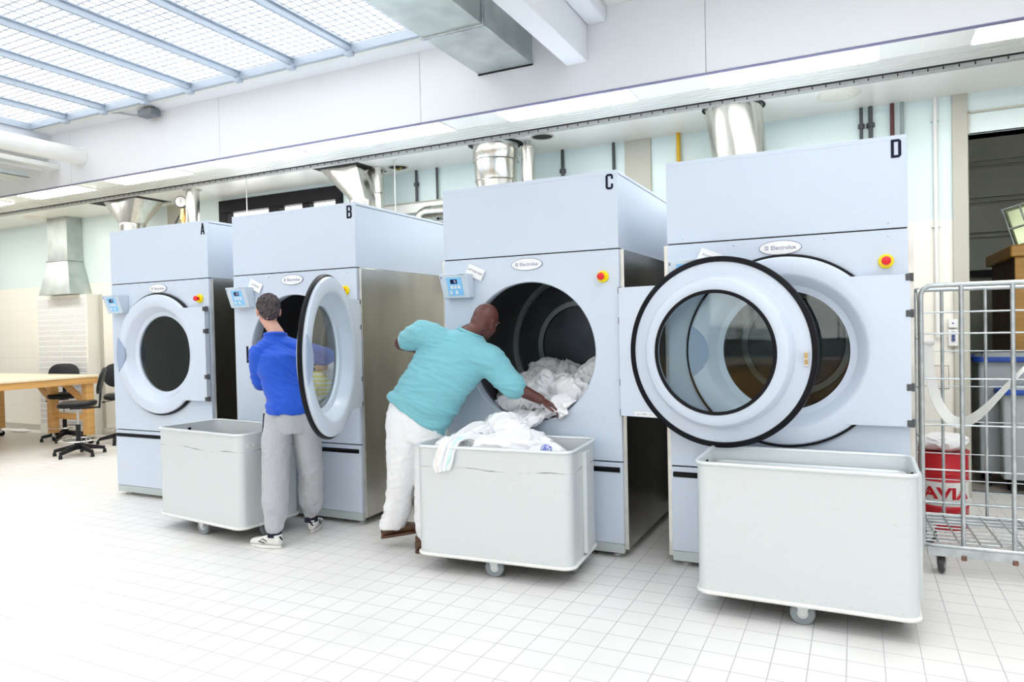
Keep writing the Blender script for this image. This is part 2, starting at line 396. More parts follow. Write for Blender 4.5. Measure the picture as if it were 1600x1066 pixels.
# ------------------------------------------------------------------ room shell
CZ, WY = 3.405, 2.65          # bay ceiling height, back wall
XL, XR, YF = -14.6, 5.2, -10.5
struct('floor', MB().box(XL, XR, YF, WY+.2, -.1, 0), floor_m, sm=0)
wb = MB()
wx0, wx1, wz0, wz1 = -7.9, -5.76, 2.35, 3.36
wb.box(XL, wx0, WY, WY+.2, 0, CZ+.1).box(wx0, wx1, WY, WY+.2, 0, wz0).box(wx0, wx1, WY, WY+.2, wz1, CZ+.1)
wb.box(wx1, .855, WY, WY+.2, 0, CZ+.1).box(.855, 3.3, WY, WY+.2, 3.06, CZ+.1).box(3.3, XR, WY, WY+.2, 0, CZ+.1)
struct('wall_back', wb, wall_m, sm=0)
struct('wall_left', MB().box(XL-.2, XL, YF, WY+.2, 0, 4.3), white_wall, sm=0)
struct('wall_right', MB().box(XR, XR+.2, YF, WY+.2, 0, 4.3), white_wall, sm=0)
wf = MB(); xs = [XL+.6+i*3.3 for i in range(6)]
wf.box(XL, XR, YF-.2, YF, 0, 1.2).box(XL, XR, YF-.2, YF, 2.9, 3.35).box(XL, XR, YF-.2, YF, 3.85, 4.3).box(XL, xs[0], YF-.2, YF, 1.2, 2.9)
for i in range(11): wf.box(XL+i*1.9-.2, XL+i*1.9+.25, YF-.2, YF, 3.35, 3.85)
for i, x in enumerate(xs):
    wf.box(x+2.5, xs[i+1] if i < 5 else XR, YF-.2, YF, 1.2, 2.9)
struct('wall_front', wf, pm('hall_wall_grey', (.26, .27, .27), None, 2, .6), sm=0)
wn = 3
for x in xs:
    fr = MB().box(x, x+2.5, YF-.14, YF-.06, 1.2, 1.26).box(x, x+2.5, YF-.14, YF-.06, 2.84, 2.9)
    for q in (0, .81, 1.63, 2.44): fr.box(x+q, x+q+.06, YF-.14, YF-.06, 1.26, 2.84)
    w = struct('window_%d' % wn, fr, frame_dark, .004); wn += 1
    struct('pane', MB().box(x+.02, x+2.48, YF-.105, YF-.095, 1.22, 2.88), pane, parent=w, sm=0)
# bay ceiling with openings for the ducts left as dark hatches
def make_ceiling_mat():
    m = D.materials.new('panel_ceiling'); m.use_nodes = True; nt = m.node_tree; b = nt.nodes['Principled BSDF']
    br = nn(nt, 'ShaderNodeTexBrick'); br.offset = 0; nt.links.new(coords(nt, loc=(.75, 0, 0)), br.inputs['Vector'])
    br.inputs['Color1'].default_value = br.inputs['Color2'].default_value = (.84, .845, .81, 1); br.inputs['Mortar'].default_value = (.88, .87, .80, 1)
    for k, v in (('Scale', 1), ('Mortar Size', .006), ('Brick Width', 1.18), ('Row Height', 30)): br.inputs[k].default_value = v
    nt.links.new(br.outputs['Color'], b.inputs['Base Color']); b.inputs['Roughness'].default_value = .3
    return m
struct('ceiling', MB().box(XL, XR, 1.055, WY+.2, CZ, CZ+.04), make_ceiling_mat(), sm=0)
# high fascia between the bay ceiling and the roof
fz = 4.05
fa = MB(); edges = [XL, -11.1, -8.57, -6.04, -3.51, -.985, 1.54, 4.07, XR]
for a, b in zip(edges, edges[1:]): fa.box(a+.002, b-.002, 1.0, 1.06, CZ-.012, fz)
struct('trim_1', fa, white_wall, .002)
struct('trim_2', MB().box(XL, XR, .997, 1.03, CZ-.020, CZ-.012), pm('fascia_edge_strip', (.18, .17, .3), None, 4, .5))
# thin ceiling battens and the perforated track
bt = MB()
for y in (1.40, 1.46, 1.53, 1.60, 1.67): bt.box(XL, XR, y, y+.05, CZ-.006, CZ)
struct('trim_3', bt, ceil_white, .001)
tr = MB().box(XL, XR, 1.775, 1.835, CZ-.03, CZ)
struct('trim_4', tr, pm('track_grey', (.42, .43, .42), None, 3, .5), .003)
dots = MB()
for i in range(150):
    x = -10.5+i*.1
    dots.box(x, x+.008, 1.772, 1.776, CZ-.026, CZ-.006)
    dots.box(x+.04, x+.046, 1.79, 1.796, CZ-.0315, CZ-.029)
struct('trim_5', dots, frame_dark, sm=0)
struct('trim_6', MB().box(XL, XR, 1.735, 1.77, CZ-.004, CZ), frame_dark, sm=0)
# roof: solid strips round a wired-glass skylight and an unseen one added for light
rs = MB().box(XL, XR, .80, 1.06, fz, fz+.12).box(XL, -9.0, YF, .8, fz, fz+.12).box(-2.95, -1.45, YF, .8, fz, fz+.12)
rs.box(-9.0, -2.95, YF, -9.6, fz, fz+.12).box(-1.45, XR, YF, -9.6, fz, fz+.12).box(-1.45, XR, .25, .8, fz, fz+.12).box(4.6, XR, -9.6, .25, fz, fz+.12)
struct('ceiling.001', rs, ceil_white, sm=0)
struct('trim_7', MB().hexa([V((-9.0, .80, fz+.01)), V((-2.95, .80, fz+.01)), V((-2.95, 1.0, fz-.02)), V((-9.0, 1.0, fz-.02))],
                           [V((-9.0, .80, fz+.03)), V((-2.95, .80, fz+.03)), V((-2.95, 1.0, fz+.02)), V((-9.0, 1.0, fz+.02))]), white_wall, sm=0)
sky_frame = pm('skylight_bar', (.42, .48, .56), None, 5, .4, .3)
for wi, (a, b, y0, y1, p0) in enumerate(((-9.0, -2.95, -9.6, .8, -4.115), (-1.45, 4.6, -9.6, .25, 4.0))):  # second entry is the added skylight, out of view, for more daylight
    f = MB().box(a, b, y1-.03, y1+.02, fz+.01, fz+.09).box(a, b, y0, y0+.04, fz, fz+.08).box(a, a+.05, y0, y1, fz-.0, fz+.08).box(b-.05, b, y0, y1, fz, fz+.08)
    w = struct('window_%d' % (2 if wi == 0 else 9), f, sky_frame, .003)
    x = p0
    while x > a+.1:
        bm_ = MB().box(x-.014, x+.014, y0, y1, fz+.02, fz+.09).box(x-.036, x+.036, y0, y1, fz+.075, fz+.09).box(x-.035, x+.035, y1-.06, y1-.0, fz-.02, fz+.02)
        struct('glazing_bar', bm_, sky_frame, .002, parent=w); x -= .693
    struct('pane', MB().box(a+.02, b-.02, y0+.02, y1-.02, fz+.095, fz+.10), wired, parent=w, sm=0)
# outside roof struts seen blurred through the glass
ob = MB()
for x, s in ((-8.2, 1), (-6.4, -1), (-4.7, 1)): ob.bar((x, -3.5, 4.9), (x+s*1.7, .9, 4.9), .06, .06)
ob.bar((-9, -1.2, 5.0), (-3, -1.2, 5.0), .09, .08)
struct('trim_8', ob, sky_frame, sm=0)
struct('trim_9', MB().box(-9.08, -8.98, YF, 1.0, fz-.30, fz+.01), pm('side_beam', (.62, .66, .72), None, 3, .5), .004)
# roof beam in the foreground
struct('trim_10', MB().box(-2.09, -1.91, YF, 1.0, 3.64, fz), white_wall, .008)
struct('trim_11', MB().box(-1.905, -1.75, YF, 1.0, fz-.12, fz), white_wall, .01)
# wall columns
for i, (a, b) in enumerate(((-8.95, -8.62), (-2.11, -1.84), (.745, .855))):
    struct('trim_%d' % (12+i), MB().box(a, b, WY-.03, WY, 0, CZ), cream, .003)
struct('baseboard_back', MB().box(XL, .745, WY-.02, WY, 0, .09), cream, .003)
# dark strip window high on the back wall
w = struct('window_1', MB().box(wx0, wx1, WY-.04, WY+.08, wz1-.17, wz1).box(wx0, wx0+.16, WY-.04, WY+.08, wz0, wz1-.17).box(wx1-.1, wx1, WY-.04, WY+.08, wz0, wz1-.17)
           .box(wx0+.16, wx1-.1, WY-.04, WY+.08, wz0, wz0+.1).box(-6.98, -6.80, WY-.04, WY+.08, wz0+.1, wz1-.17).box(-6.42, -6.30, WY-.02, WY+.08, wz0+.1, wz1-.17), frame_dark, .006)
struct('pane', MB().box(wx0+.1, wx1-.05, WY+.03, WY+.035, wz0+.05, wz1-.1), pane, parent=w, sm=0)
# door opening on the right: steel lintel and jamb
dr = MB().box(.855, 3.3, WY-.0, WY+.2, 3.06, 3.075).box(.855, 3.3, WY-.03, WY+.2, 3.235, 3.25).box(.87, 3.3, WY+.05, WY+.08, 3.075, 3.235).box(.855, .87, WY-.03, WY+.2, 3.06, 3.25)
struct('door_1', dr, cream, .002)
struct('trim_15', MB().box(.845, .86, WY-.02, WY+.22, 0, 3.06), cream, .002)
# room behind the opening
struct('floor.001', MB().box(.2, 5.2, WY+.2, 6.3, -.1, 0), darkfloor, sm=0)
struct('trim_16', MB().box(.855, 3.3, WY+.18, WY+.24, 0, .012), galv_dark, .002)
wr = MB()
for z0, z1 in ((2.12, 2.50), (2.53, 2.56), (2.59, 2.94), (2.97, 3.0), (3.03, 3.40), (3.43, 3.46), (3.49, 3.8)): wr.box(.2, 5.2, 6.2, 6.24, z0, z1)
wr.box(.2, 5.2, 6.24, 6.3, 0, 3.8)
struct('wall_back.001', wr, shutter_m, .006)
struct('trim_17', MB().box(.2, 5.2, 6.17, 6.2, 2.04, 2.11), frame_dark)
struct('wall_left.001', MB().box(.1, .2, WY+.2, 6.3, 0, 3.8), shutter_m)
struct('wall_right.001', MB().box(5.2, 5.3, WY+.2, 6.3, 0, 3.8), shutter_m)
struct('ceiling.002', MB().box(.1, 5.3, WY+.2, 6.3, 3.8, 3.85), shutter_m)

t = thing('reflection_table', 'long closed wooden table added out of view, reflected by the dryer glass', 'table', (-4.5, -7.6, 0))  # table added behind the camera so the door glass reflects something dark
MB().box(-7, 7, -.6, .6, .86, .90).build('tabletop', pm('table_brown', (.30, .19, .09), (.24, .15, .07), 3, .4, stretch=(.5, 6, 1)), t, .004)
for tx0 in range(-7, 7, 2): MB().box(tx0+.01, tx0+1.99, .50, .54, .06, .86).build('front_panel', wood_brown, t, .004)
MB().box(-6.98, 6.98, -.56, .50, .02, .86).build('carcass', board_brown, t)
# ceiling lamps of the bay
lx = [.72, -1.03, -2.80, -4.56, -6.32, -8.08, -9.84, -11.6, -13.36]
wh = ['nearest the right edge, above the doorway', 'above the dryer marked D', 'above the dryer marked C', 'between the dryers marked B and C', 'above the dryer marked B', 'above the vent pipe left of dryer A', 'farther left, level with the white grille', 'second from the left edge of the photo', 'leftmost at the edge of the photo']
for x, t in zip(lx, wh):
    t_ = thing('ceiling_light', 'recessed white ceiling lamp panel under the fascia, '+t, 'ceiling light', (x, 1.07, CZ), group='recessed lamp panels along the fascia')
    MB().box(0, 1.2, 0, .31, -.010, 0).build('frame', white, t_, .002)
    MB().box(.015, 1.185, .012, .298, -.014, -.010).build('diffuser', lamp_m, t_)
def disc(x, y, t):
    o = thing('ceiling_vent', t, 'vent', (x, y, CZ), group='round ceiling vents')
    MB().lathe([(.001, -.022), (.09, -.026), (.15, -.018), (.17, 0)], n=40).build('rim', pm('vent_cream', (.80, .78, .70), None, 4, .4), o)
    MB().lathe([(.001, -.034), (.075, -.032), (.085, -.022)], n=32).build('valve_disc', MATS['vent_cream'], o)
disc(-.11, 2.10, 'round cream ceiling vent to the right of the duct above dryer D')
disc(-11.45, 2.24, 'round cream ceiling vent far left above the workbench')

# ------------------------------------------------------------------ dryers
OC, OR_ = (.665, 1.355), .48
PW = 1.315
def panel_hole(mb, x0, x1, z0, z1, y0, y1, c, r, n=96):
    ang = sorted([2*PI*i/n for i in range(n)]+[math.atan2(z-c[1], x-c[0]) % (2*PI) for x in (x0, x1) for z in (z0, z1)])
    outer = []; inner = []
    for a in ang:
        dx, dz = math.cos(a), math.sin(a); t = 1e9
        if dx > 1e-9: t = min(t, (x1-c[0])/dx)
        if dx < -1e-9: t = min(t, (x0-c[0])/dx)
        if dz > 1e-9: t = min(t, (z1-c[1])/dz)
        if dz < -1e-9: t = min(t, (z0-c[1])/dz)
        outer.append((c[0]+dx*t, c[1]+dz*t)); inner.append((c[0]+dx*r, c[1]+dz*r))
    N = len(ang)
    vs = [(x, y, z) for y in (y0, y1) for ring in (outer, inner) for x, z in ring]
    fs = []
    for i in range(N):
        j = (i+1) % N
        fs += [(i, j, N+j, N+i), (2*N+i, 3*N+i, 3*N+j, 2*N+j), (i, 2*N+i, 2*N+j, j), (N+i, N+j, 3*N+j, 3*N+i)]
    return mb.add(vs, fs)
def letter(ch):
    m = MB(); w, h, s = .05, .10, .015
    def b(x0, x1, z0, z1): m.box(x0, x1, -.002, 0, z0, z1)
    if ch == 'A':
        m.poly([(0, 0), (.014, 0), (.031, .10), (.018, .10)], -.002, 0); m.poly([(.036, 0), (.05, 0), (.032, .10), (.019, .10)], -.002, 0); b(.012, .038, .022, .034)
    elif ch == 'D':
        m.poly([(0, 0), (.04, 0), (.05, .012), (.05, .088), (.04, .1), (0, .1), (0, .086), (.035, .086), (.035, .014), (.015, .014), (.015, .086), (0, .086)], -.002, 0)
    elif ch == 'C':
        m.poly([(.012, 0), (.038, 0), (.05, .012), (.05, .036), (.036, .036), (.036, .014), (.015, .014), (.015, .086), (.036, .086), (.036, .066), (.05, .066), (.05, .088), (.038, .1), (.012, .1), (0, .088), (0, .012)], -.002, 0)
    else:
        b(0, .015, 0, .1); b(.015, .04, 0, .014); b(.015, .04, .086, .1); b(.015, .04, .044, .057)
        m.poly([(.034, 0), (.04, 0), (.05, .012), (.05, .042), (.044, .05), (.034, .05)], -.002, 0); m.poly([(.034, .05), (.044, .05), (.05, .058), (.05, .088), (.04, .1), (.034, .1)], -.002, 0)
    return m
HX, RC = 1.32, .645     # hinge line and its distance to the door centre
def make_door(t, ang, lab):
    cz = OC[1]; c = (-RC, 0, cz)
    d = MB().lathe([(.350, .062), (.350, .052), (.372, .046), (.386, .040), (.432, -.022), (.442, -.032), (.452, -.036), (.520, -.036), (.538, -.032), (.546, -.022), (.546, .006),
                    (.530, .012), (.462, .012), (.448, .020), (.436, .058), (.425, .072), (.405, .080), (.362, .080), (.350, .074)], c, 'y', 96, closed=True)
    a = math.asin(.412/.515); pl = [(-RC+.515*math.cos(-a+2*a*i/20), cz+.515*math.sin(-a+2*a*i/20)) for i in range(21)]
    pl = pl+[(0, cz+.412), (0, cz-.412)]
    d.poly(pl, -.037, .008)
    o = d.build('door', paint_door, t, 0, 30, (HX, -.02, 0), lab); o.rotation_euler = (0, 0, ang)
    MB().lathe([(.540, -.012), (.556, -.012), (.563, -.004), (.563, .014), (.552, .020), (.534, .020), (.530, .012)], c, 'y', 96, closed=True).build('rubber_seal', black, o)
    MB().lathe([(.345, .084), (.362, .086), (.366, .080), (.352, .072), (.345, .072)], c, 'y', 80, closed=True).build('window_seal', black, o)
    MB().lathe([(.0005, .058), (.2, .059), (.352, .062), (.352, .068), (.2, .066), (.0005, .065)], c, 'y', 64).build('glass', glass, o)
    # grip pocket: lens-shaped dished plate on the left of the ring
    th = .30; P_ = [(-RC+.543*math.cos(PI-th+2*th*i/16), cz+.543*math.sin(PI-th+2*th*i/16)) for i in range(17)]
    Q_ = [(-RC-.425-.095*abs(i/8-1)**2.4, cz-.155+.31*i/16) for i in range(17)]
    MB().poly(P_+Q_, -.040, -.030).build('handle', paint_grey, o, .002)
    lt = MB().box(-RC-.515, -RC-.490, .012, .026, cz-.075, cz+.005)
    lt.build('latch_plate', steel_edge, o, .002)
    lm = MB()
    for k in range(2): lm.cyl((-RC-.503, .030, cz-.066+.036*k), (-RC-.503, .030, cz-.038+.036*k), .007, n=12)
    lm.build('latch_roller', brass, o)
    for dz in (.395, .20, -.20, -.395):
        MB().cyl((.004, -.018, cz+dz-.022), (.004, -.018, cz+dz+.022), .013, n=14).box(-.022, .004, -.040, -.030, cz+dz-.018, cz+dz+.018).build('hinge', pipe_dark, o)
    MB().box(-.28, -.10, .008, .0095, cz-.408, cz-.380).build('type_plate', paper, o)
    text('no. 7 2043 - 115', 'lettering', greyink, o, (-.17, .0100, cz-.394), .016, rot=(PI/2, 0, PI), depth=.0004)
    return o
def make_dryer(ch, x, ang, label, doorlab, card=None):
    t = thing('tumble_dryer', label, 'tumble dryer', (x, 0, 0), group='industrial tumble dryers in a row')
    DP = 1.74
    m = MB()     # stainless carcass: sides, back, bottom, front corner strips
    m.box(-.025, -.005, .028, DP, .06, 2.02).box(1.32, 1.34, .028, DP, .06, 2.02).box(-.005, 1.32, DP-.02, DP, .06, 2.02).box(-.005, 1.32, .05, DP-.02, .06, .08)
    m.box(-.005, 1.32, .05, DP-.02, 2.0, 2.02)
    m.build('carcass', steel, t, .002)
    if ch == 'C': MB().box(1.345, 1.595, 1.60, 1.63, 0, 2.5).build('gap_blocker', pipe_dark, t, .002)  # panel added to close the gap beside C, so its steel side reflects dark
    for x0 in (-.027, 1.315): MB().box(x0, x0+.027, .022, .030, .06, 2.018).build('corner_strip', steel_edge, t, .001)
    m = panel_hole(MB(), 0, PW, .640, 2.018, 0, .03, OC, OR_+.012)
    m.lathe([(OR_+.012, 0), (OR_+.006, -.002), (OR_, .004), (OR_-.002, .014), (OR_+.004, .06), (OR_+.02, .12), (OR_+.03, .12), (OR_+.014, .03)], (OC[0], 0, OC[1]), 'y', 96)
    m.build('front_panel', paint, t, 0, 30)
    dw = MB().box(0, PW, 0, .03, .10, .630).build('lint_drawer', paint, t, .003)
    MB().box(.012, 1.298, -.012, .002, .574, .592).box(.012, 1.298, -.004, .0, .566, .600).build('handle', black, dw, .002)
    MB().box(0, PW, .006, .04, .035, .097).build('kick_plate', kick_mat, t, .002)
    for fx, fy in ((.07, .09), (1.245, .09), (.07, DP-.1), (1.245, DP-.1)):
        MB().cyl((fx, fy, 0), (fx, fy, .014), .035, n=18).cyl((fx, fy, .014), (fx, fy, .07), .011, n=10).build('foot', castersteel, t)
    MB().box(0, PW, 0, DP, 2.026, 2.505).box(0, PW, 0, .02, 2.505, 2.53).build('top_housing', paint, t, .0015)
    MB().box(0, PW, .022, DP, 2.509, 2.53).build('top_lid', paint, t, .003)
    MB().box(.004, PW-.004, .006, DP-.01, 2.018, 2.027).box(.002, PW-.002, .022, DP-.01, 2.504, 2.511).build('seam_gasket', frame_dark, t)
    # drum
    cc = (OC[0], 0, 1.37)
    dm = MB().lathe([(.60, .12), (.60, 1.0)], (0, 0, 0), 'y', 96).build('drum', perf, t, 0, 30, cc)
    MB().lathe([(.495, .12), (.60, .125)], (0, 0, 0), 'y', 96).build('front_ring', drum_m, dm)
    MB().lathe([(.60, .985), (.585, .985), (.585, .992), (.57, .992), (.57, .982), (.555, .982), (.555, .99), (.555, 1.0)], (0, 0, 0), 'y', 96).build('rim_ring', ring_m, dm)
    MB().lathe([(.556, 1.0), (.372, 1.0), (.365, .985), (.325, .985), (.318, 1.0), (.001, 1.005)], (0, 0, 0), 'y', 96).build('back_plate', drum_m, dm)
    MB().lathe([(.366, .983), (.324, .983)], (0, 0, 0), 'y', 96).build('back_ring', ring_m, dm)
    # control box
    a, b_ = .03, .245
    z0, z1 = 1.745, 1.915
    m = MB().hexa([V((a+.0, -.062, z0)), V((b_, -.062, z0)), V((b_, 0, z0)), V((a, 0, z0))], [V((a-.006, -.118, z1)), V((b_, -.118, z1)), V((b_, 0, z1)), V((a-.006, 0, z1))])
    cp = m.build('control_panel', panel_mat, t, .004)
    def onp(u, v, off=.001):   # point on the sloping face, u across 0..1, v up 0..1
        return V((a+(b_-a)*u, -.062-.056*v-off*.95, z0+(z1-z0)*v+off*.3))
    def plate(u0, u1, v0, v1, off, name, mat, par=cp):
        q = [onp(u0, v0, off), onp(u1, v0, off), onp(u1, v1, off), onp(u0, v1, off)]; p = [onp(u0, v0, 0), onp(u1, v0, 0), onp(u1, v1, 0), onp(u0, v1, 0)]
        return MB().hexa(p, q).build(name, mat, par, .0004)
    kp = plate(.22, .80, .10, .84, .0012, 'keypad', keyblue)
    plate(.36, .62, .58, .76, .0022, 'display', navy, kp)
    for u in (.34, .48, .62): plate(u, u+.09, .38, .52, .0022, 'button', white, kp)
    for u in (.28, .50): plate(u, u+.09, .16, .30, .0022, 'button', white, kp)
    for v in (.40, .52, .66): plate(.255, .275, v, v+.03, .0022, 'indicator', white, kp)
    tx = text('C.', 'digits', display_m, kp, onp(.55, .67, .003), .022, depth=.0003); tx.rotation_euler = (PI/2+R(18), 0, 0)
    plate(.02, .06, .80, .90, .0015, 'emblem', greyink)
    tx = text('T 5 1200', 'lettering', greyink, cp, onp(.80, .94, .0012), .012, depth=.0003); tx.rotation_euler = (PI/2+R(18), 0, 0)
    # badge
    e = lambda rx, rz, y0, y1, M: M.poly([(.662+rx*math.cos(2*PI*i/48), 1.958+rz*math.sin(2*PI*i/48)) for i in range(48)], y0, y1)
    bd = e(.118, .0425, -.004, 0, MB()).build('badge', logo_ink, t)
    e(.1145, .0395, -.0055, -.004, MB()).build('badge_face', paper, bd)
    text('Electrolux', 'lettering', logo_ink, bd, (.680, -.0057, 1.957), .034, depth=.0004, sx=.98)
    lg = MB()
    for q in ((.578, .596, 1.967, 1.9695), (.578, .596, 1.9475, 1.950), (.578, .5802, 1.9475, 1.9695), (.5938, .596, 1.9475, 1.9695)): lg.box(q[0], q[1], -.0063, -.0053, q[2], q[3])
    lg.poly([(.5825, 1.964), (.5915, 1.964), (.587, 1.959)], -.0063, -.0053).poly([(.5825, 1.953), (.5915, 1.953), (.587, 1.958)], -.0063, -.0053)
    lg.build('logo', logo_ink, bd)
    # emergency stop
    es = MB().lathe([(.001, -.020), (.034, -.020), (.039, -.014), (.039, 0)], (1.208, 0, 1.845), 'y', 32).build('emergency_stop', yellow, t)
    MB().lathe([(.001, -.064), (.015, -.063), (.022, -.058), (.024, -.050), (.020, -.043), (.014, -.038), (.014, -.018)], (1.208, 0, 1.845), 'y', 28).build('push_button', red, es)
    letter(ch).build('letter', ink, t, 0, 0, (1.238, -.0005, 2.407))
    for sx, sz in ((.10, 1.985), (.40, 1.992), (.90, 1.995), (1.22, 1.985), (.10, 2.055), (1.22, 2.055)):
        MB().ell((sx, 0, sz), (.008, .005, .008), n=10).build('screw', panel_mat, t)
    if ang > .5: MB().box(.128, .150, -.004, .004, 1.275, 1.418).build('latch_slot', black, t, .003).select_set(False)
    if card:
        m4 = Matrix.Translation((.262, -.012, 1.925)) @ Matrix.Rotation(R(24), 4, 'Y') @ Matrix.Rotation(R(-6), 4, 'X')
        cd = MB().box(-.07, .07, -.001, .001, -.04, .04, m4).build('paper_tag', paper, t, 0)
        tx = text(card, 'lettering', greyink, cd, (0, 0, 0), .021, depth=.0003)
        tx.matrix_local = m4 @ Matrix.Translation((0, -.0016, .002)) @ Matrix.Rotation(PI/2, 4, 'X')
    make_door(t, ang, doorlab)
    return t
DX = dict(A=-6.425, B=-4.805, C=-2.69, D=-1.058)
make_dryer('A', DX['A'], 0, 'pale blue industrial tumble dryer marked A with its round door shut, farthest left', 'round pale blue door, shut')
make_dryer('B', DX['B'], R(112), 'pale blue tumble dryer marked B, door half open beside the man in blue', 'round pale blue door swung half open', 'KUSSENS')
make_dryer('C', DX['C'], R(169), 'pale blue tumble dryer marked C, door folded right back and drum full of white linen', 'round pale blue door folded fully open', 'UITTREKZEEF')
make_dryer('D', DX['D'], 0, 'pale blue tumble dryer marked D with its round door shut, nearest the right', 'round pale blue door, shut', 'POMDIGN')

# ------------------------------------------------------------------ laundry carts
def caster(parent, x, y, ztop, r=.05, rz=0, fixed=False, wm=None):
    c = MB().box(-.04, .04, -.035, .035, ztop-.008, ztop).hexa([V((-.012, -.026, r-.01)), V((.014, -.026, r-.01)), V((.014, -.020, r-.01)), V((-.012, -.020, r-.01))],
        [V((-.032, -.03, ztop-.006)), V((.032, -.03, ztop-.006)), V((.032, -.022, ztop-.006)), V((-.032, -.022, ztop-.006))])
    c.hexa([V((-.012, .020, r-.01)), V((.014, .020, r-.01)), V((.014, .026, r-.01)), V((-.012, .026, r-.01))],
        [V((-.032, .022, ztop-.006)), V((.032, .022, ztop-.006)), V((.032, .03, ztop-.006)), V((-.032, .03, ztop-.006))])
    o = c.build('caster', castersteel, parent, .0015); o.location = (x, y, 0); o.rotation_euler = (0, 0, rz)
    MB().lathe([(.001, -.016), (.032, -.016), (r-.006, -.015), (r, -.009), (r, .009), (r-.006, .015), (.032, .016), (.001, .016)], (0, 0, r), 'y', 32).build('wheel', wm or rubber_grey, o)
    MB().lathe([(.001, -.018), (.022, -.018), (.030, -.014), (.030, .014), (.022, .018), (.001, .018)], (0, 0, r), 'y', 24).build('hub', castersteel, o)
    return o
def make_cart(x, y, rot, label, platform=False, tagplate=False, skin=None):
    t = thing('laundry_cart', label, 'laundry cart', (x, y, 0), rot, 'aluminium laundry carts')
    L, Wd, zb, zt, r = 1.025, .545, .112, .79, .065
    MB().rrect(L, Wd, r, [(-.006, zb+.02), (-.006, zb), (0, zb), (0, zt), (-.006, zt), (-.006, zb+.02)], 8).build('tub', skin or alu, t, 0, 40)
    loop = lambda g, z: [V(p) for p in MB().rrect(L, Wd, r, [(g, z)], 8, False).v]
    MB().tube(loop(.003, zt+.002), .0105, 10, True).build('rim', pm('rim_alu', (.72, .76, .77), None, 5, .3, .3) if 'rim_alu' not in MATS else MATS['rim_alu'], t)
    MB().tube(loop(.003, zb+.002), .011, 10, True).build('base_rim', white_drum, t)
    for s in (-1, 1):
        MB().box(s*L/2 if s > 0 else -L/2-.028, L/2+.028 if s > 0 else -L/2, -.045, .045, zb+.03, zt-.03).build('bumper_strip', alu, t, .004)
        MB().box(s*(L/2-.012)-.004, s*(L/2-.012)+.004, -.012, .012, zb+.05, zt-.03).build('inner_slot', black, t, .001)
    rv = MB()
    for i in range(9):
        for s in (-1, 1): rv.ell((-.44+.11*i, s*(Wd/2), zb+.028), (.004, .003, .004), n=8)
    rv.build('rivets', castersteel, t)
    for cx, cy, a in ((0, -Wd/2+.05, .1), (0, Wd/2-.05, .3), (-L/2+.07, 0, PI/2), (L/2-.07, 0, PI/2+.2)): caster(t, cx, cy, zb, .060, a)
    if platform:
        MB().rrect(L-.05, Wd-.05, .05, [(-.01, .69), (0, .70), (0, .715), (-.006, .72), (-.012, .712), (-.02, .708)], 8).build('spring_platform', alu, t, 0, 50)
    if tagplate:
        p = MB().box(L/2, L/2+.002, -.21, -.14, .70, .722).build('tag_plate', white, t, .001)
        text('4427', 'lettering', greyink, p, (L/2+.0022, -.175, .711), .016, rot=(PI/2, 0, PI/2), depth=.0003)
    return t
cartD = make_cart(-.26, -.39, R(-.23), 'empty white aluminium laundry cart in front of the dryer marked D', platform=True)
cartC = make_cart(-2.023, -.383, R(3.87), 'laundry cart heaped with white linen in front of the dryer marked C', skin=alu_dent)
cartA = make_cart(-4.471, -.415, R(-6.75), 'empty laundry cart to the left of the man in blue, between dryers A and B', tagplate=True, skin=alu_dent)

# ------------------------------------------------------------------ linen
def ridged(p, s, o):
    q = V((p.x*s+o, p.y*s-o*.7, p.z*s+o*1.3))
    w = V((noise.noise(q*.7), noise.noise(q*.7+V((7, 3, 1))), noise.noise(q*.7+V((1, 9, 4)))))
    return 1-2*abs(noise.noise(q+w*1.1))
def crumple(name, c, r, seed, mat, label, cat, group=None, rot=(0, 0, 0), amp=.30, freq=9, keep=None, mats=None):
    bm = bmesh.new(); bmesh.ops.create_icosphere(bm, subdivisions=6, radius=1)
    rr = V(r); M3 = Matrix.Rotation(rot[2], 3, 'Z') @ Matrix.Rotation(rot[1], 3, 'Y') @ Matrix.Rotation(rot[0], 3, 'X')
    mean = (r[0]*r[1]*r[2])**(1/3)
    for v in bm.verts:
        d = v.co.normalized(); p = V((d.x*r[0], d.y*r[1], d.z*r[2]))
        big = noise.noise(p*3.2/ (mean*5)+V((seed*3.1, seed, 0)))
        f1 = ridged(p, freq*.6, seed*2.3); f2 = ridged(p, freq*1.5, seed*5.1+3)
        k = 1+amp*(.9*big+.6*f1+.36*f2-.3)
        q = M3 @ (p*k)+V(c)
        if keep: q = keep(q)
        v.co = q
    me = D.meshes.new(name); bm.to_mesh(me); bm.free()
    o = link(me, name, mat, None, 0, 180)
    return tag(o, label, cat, group)
def in_drum(q):    # keep linen inside the dryer drum of dryer C
    cx, cz = DX['C']+OC[0], 1.37
    if q.y > .10:
        d = math.hypot(q.x-cx, q.z-cz); L = .585
        if d > L: q = V((cx+(q.x-cx)*L/d, q.y, cz+(q.z-cz)*L/d))
        if q.y > .97: q.y = .97
    else:
        d = math.hypot(q.x-cx, q.z-OC[1]); L = .465
        if d > L and q.y > -.03: q = V((cx+(q.x-cx)*L/d, q.y, OC[1]+(q.z-OC[1])*L/d))
    return q
G1 = 'white linen tumbled in the open drum of dryer C'
